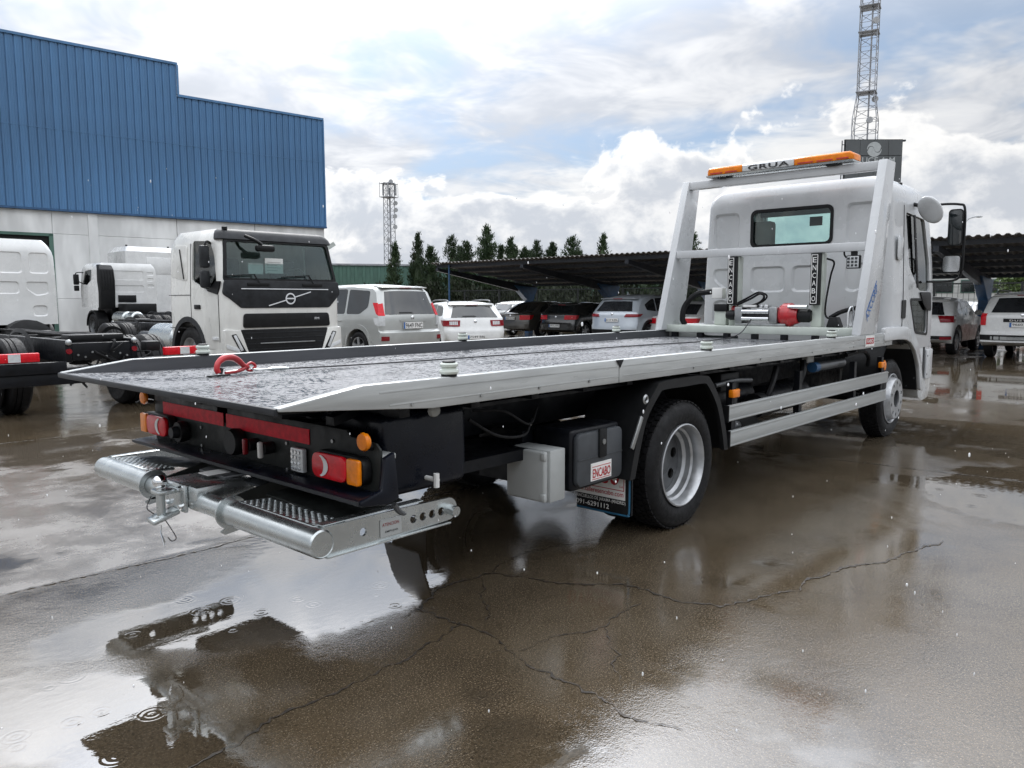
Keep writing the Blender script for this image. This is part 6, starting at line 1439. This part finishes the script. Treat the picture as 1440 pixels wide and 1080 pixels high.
fpanel('grille_bar', 'black_plastic', rpoly([(-.86,1.26),(.95,1.26),(.98,1.0),(-.88,1.0)],.06), -.05, .030)
for y0, y1 in ((-.45,-.08),(.02,.40)): fpanel('grille_slot', 'dark_void', rrect(y0,y1,1.14,1.22,.01,2), .028, .034, 0)
letters('type_letters', 'FM', 'chrome', VC, (.031,.62,1.13), (0,1,0), (0,0,1), .10, .045, .01)
for s in (-1, 1):
    fpanel('bumper_side', 'warm_white_paint', rpoly([(s*.93,.96),(s*1.235,.98),(s*1.26,.34),(s*1.0,.30),(s*.72,.36)],.03), -.35, .022, .02)
    hl = fpanel('head_lamp', 'black_plastic', rpoly([(s*1.06,.68),(s*1.13,.66),(s*1.0,.33),(s*.93,.33)] if False else [(s*1.03,.90),(s*1.12,.88),(s*.90,.46),(s*.80,.50)],.02), .018, .034, .004)
    fpanel('lamp_glass', 'clear_lens', rpoly([(s*1.035,.88),(s*1.09,.87),(s*.95,.58),(s*.90,.60)],.01), .032, .040, .003, hl)
    fpanel('fog_lamp', 'clear_lens', rpoly([(s*1.22,.72),(s*1.22,.64),(s*.93,.54),(s*.96,.62)],.015), .018, .032, .003, hl)
fpanel('lower_grille', 'black_plastic', rpoly([(-.93,.97),(.93,.97),(.73,.32),(-.73,.32)],.03), -.30, .012)
for k in range(5): MB().box(.012,.020,-.86+.03*k,.86-.03*k,.90-k*.1,.912-k*.1).build('grille_rib', 'grey_plastic', VC, smooth=False)
MB().box(.012,.03,-.55,.62,.70,.72).build('grille_blade', 'steel', VC, bev=.004)
MB().box(-.4,.0,-1.2,1.2,.24,.30).build('front_apron', 'grey_plastic', VC, bev=.02)
for y in (-.55,.6):
    mm = MB(); mm.bar((.03,y+.02,1.80),(-.02,y-.06,1.97),.02,.03); mm.bar((-.02,y-.04,1.97),(-.01,y-.66,1.93),.02,.018); mm.build('wiper', 'black_plastic', VC, smooth=False)
    MB().box(.0,.035,y-.22,y+.22,1.76,1.82).build('wiper_cowl', 'black_plastic', VC, bev=.01)
# doors, mirrors
for s in (-1, 1):
    yy = lambda z: s*(HW+.002-max(0, z-1.6)*.05)
    for p, q in (((-.15,.75),(-.15,1.60)),((-1.20,1.0),(-1.20,1.60)),((-1.20,1.60),(-1.20,2.55)),((-2.1,.98),(-1.22,.98)),((-2.1,1.60),(-1.22,1.60))):
        MB().bar((p[0],yy(p[1]),p[1]),(q[0],yy(q[1]),q[1]),.012,.006,up=(0,1,0)).build('panel_gap', 'black_plastic', VC, smooth=False)
    MB().prism([(x,s*(HW-.002-max(0,z-1.6)*.05),z) for x, z in rpoly([(-2.0,1.95),(-1.85,2.55),(-1.33,2.52),(-1.33,1.86)],.07)], (0,s*.012,0)).build('side_pressing', 'warm_white_paint', VC, bev=.005)
    MB().tube([(-1.62,yy(2.46)+s*.02,2.46),(-1.44,yy(1.9)+s*.02,1.90)], .010, 6).build('grab_bar', 'black_plastic', VC)
    MB().box(-1.05,-.82,min(yy(1.1),yy(1.1)+s*.02),max(yy(1.1),yy(1.1)+s*.02),1.34,1.42).build('door_handle', 'black_plastic', VC, bev=.01)
    if s < 0:   # the far-side mirrors are folded flat
        MB().tube(curve([(-.50,s*1.17,2.52),(-.38,s*1.30,2.55),(-.36,s*1.36,2.48)],6), .02, 8).build('mirror_arm', 'black_plastic', VC)
        MB().box(-.48,-.36,s*1.43,s*1.26,2.08,2.48).build('mirror_shell', 'grey_plastic', VC, bev=.04); MB().box(-.48,-.36,s*1.43,s*1.26,1.72,2.03).build('mirror_shell', 'grey_plastic', VC, bev=.04)
    MB().prism([(x,s*(HW-.02),z) for x, z in rpoly([(-.55,1.67),(-.16,1.60),(-.06,1.84),(-.2,1.84)],.02)], (0,s*.03,0)).build('mirror_foot', 'black_plastic', VC)
    MB().box(-.40,-.2,min(s*1.24,s*1.27),max(s*1.24,s*1.27),.78,.84).build('side_marker', 'clear_lens', VC, bev=.006)
    truck_wheel(V, -1.35, s*1.24, s, mt='steel_rim')
    L_ = [(-1.35+.70*math.cos(R(a)), .5+.70*math.sin(R(a))) for a in range(0,181,10)]
    mm = MB(); A = [mm.v((x,s*1.268,z)) for x, z in L_]; Bv = [mm.v((x,s*.85,z)) for x, z in L_]; Cv = [mm.v((-1.35+(x+1.35)*.86,s*1.268,.5+(z-.5)*.86)) for x, z in L_]; D = [mm.v((-1.35+(x+1.35)*.86,s*.85,.5+(z-.5)*.86)) for x, z in L_]; mm.join(A,Bv,False); mm.join(A,Cv,False); mm.join(Cv,D,False); mm.build('wheel_arch', 'grey_plastic', VC)
    MB().box(-.66,-.32,min(s*1.0,s*1.24),max(s*1.0,s*1.24),.30,.63).build('step', 'warm_white_paint', VC, bev=.02)
    MB().lathe([(0,0),(.25,.02),(.31,.08),(.31,1.1),(.25,1.16),(0,1.18)], (-3.6,s*.80,.72), (1,0,0), 20).build('fuel_tank', 'galvanised', V)
MB().lathe([(0,0),(.05,0),(.05,.05),(0,.06)], (-.30,-1.0,2.77), (0,0,1), 10).build('roof_antenna', 'black_plastic', VC)
MB().tube(curve([(-.05,-.75,2.66),(.08,-.62,2.58),(.10,-.5,2.50)],5), .03, 8).build('front_mirror_arm', 'black_plastic', VC); MB().box(.03,.15,-.62,-.25,2.38,2.50).build('front_mirror', 'black_plastic', VC, bev=.04)
chassis(V, -7.2, -1.9, (-5.6,), lamps=False)
MB().box(-1.9,-.4,-.5,.5,.5,.98).build('engine', 'black_frame', V, bev=.05)

# ------------------------------------------------------------------ sleet falling through the air
rnd = random.Random(5); mm = MB()
for _ in range(330):
    dpt = rnd.uniform(.8, 8.0)
    p = CAM+Vector((math.cos(YAW)*dpt, math.sin(YAW)*dpt, 0))+Vector((math.sin(YAW), -math.cos(YAW), 0))*rnd.uniform(-.75, .75)*dpt*1.2
    p.z = rnd.uniform(.05, 1.35+dpt*.2); r_ = rnd.uniform(.0008, .0028)
    if dpt < 1.6: r_ *= .5
    mm.sphere(p, r_, 6, 4, (1,1,rnd.uniform(1.5,3.2)))
o = mm.build('falling_sleet', 'sleet'); o['kind'] = 'stuff'; o['label'] = 'scattered white sleet pellets falling through the air'; o['category'] = 'sleet'
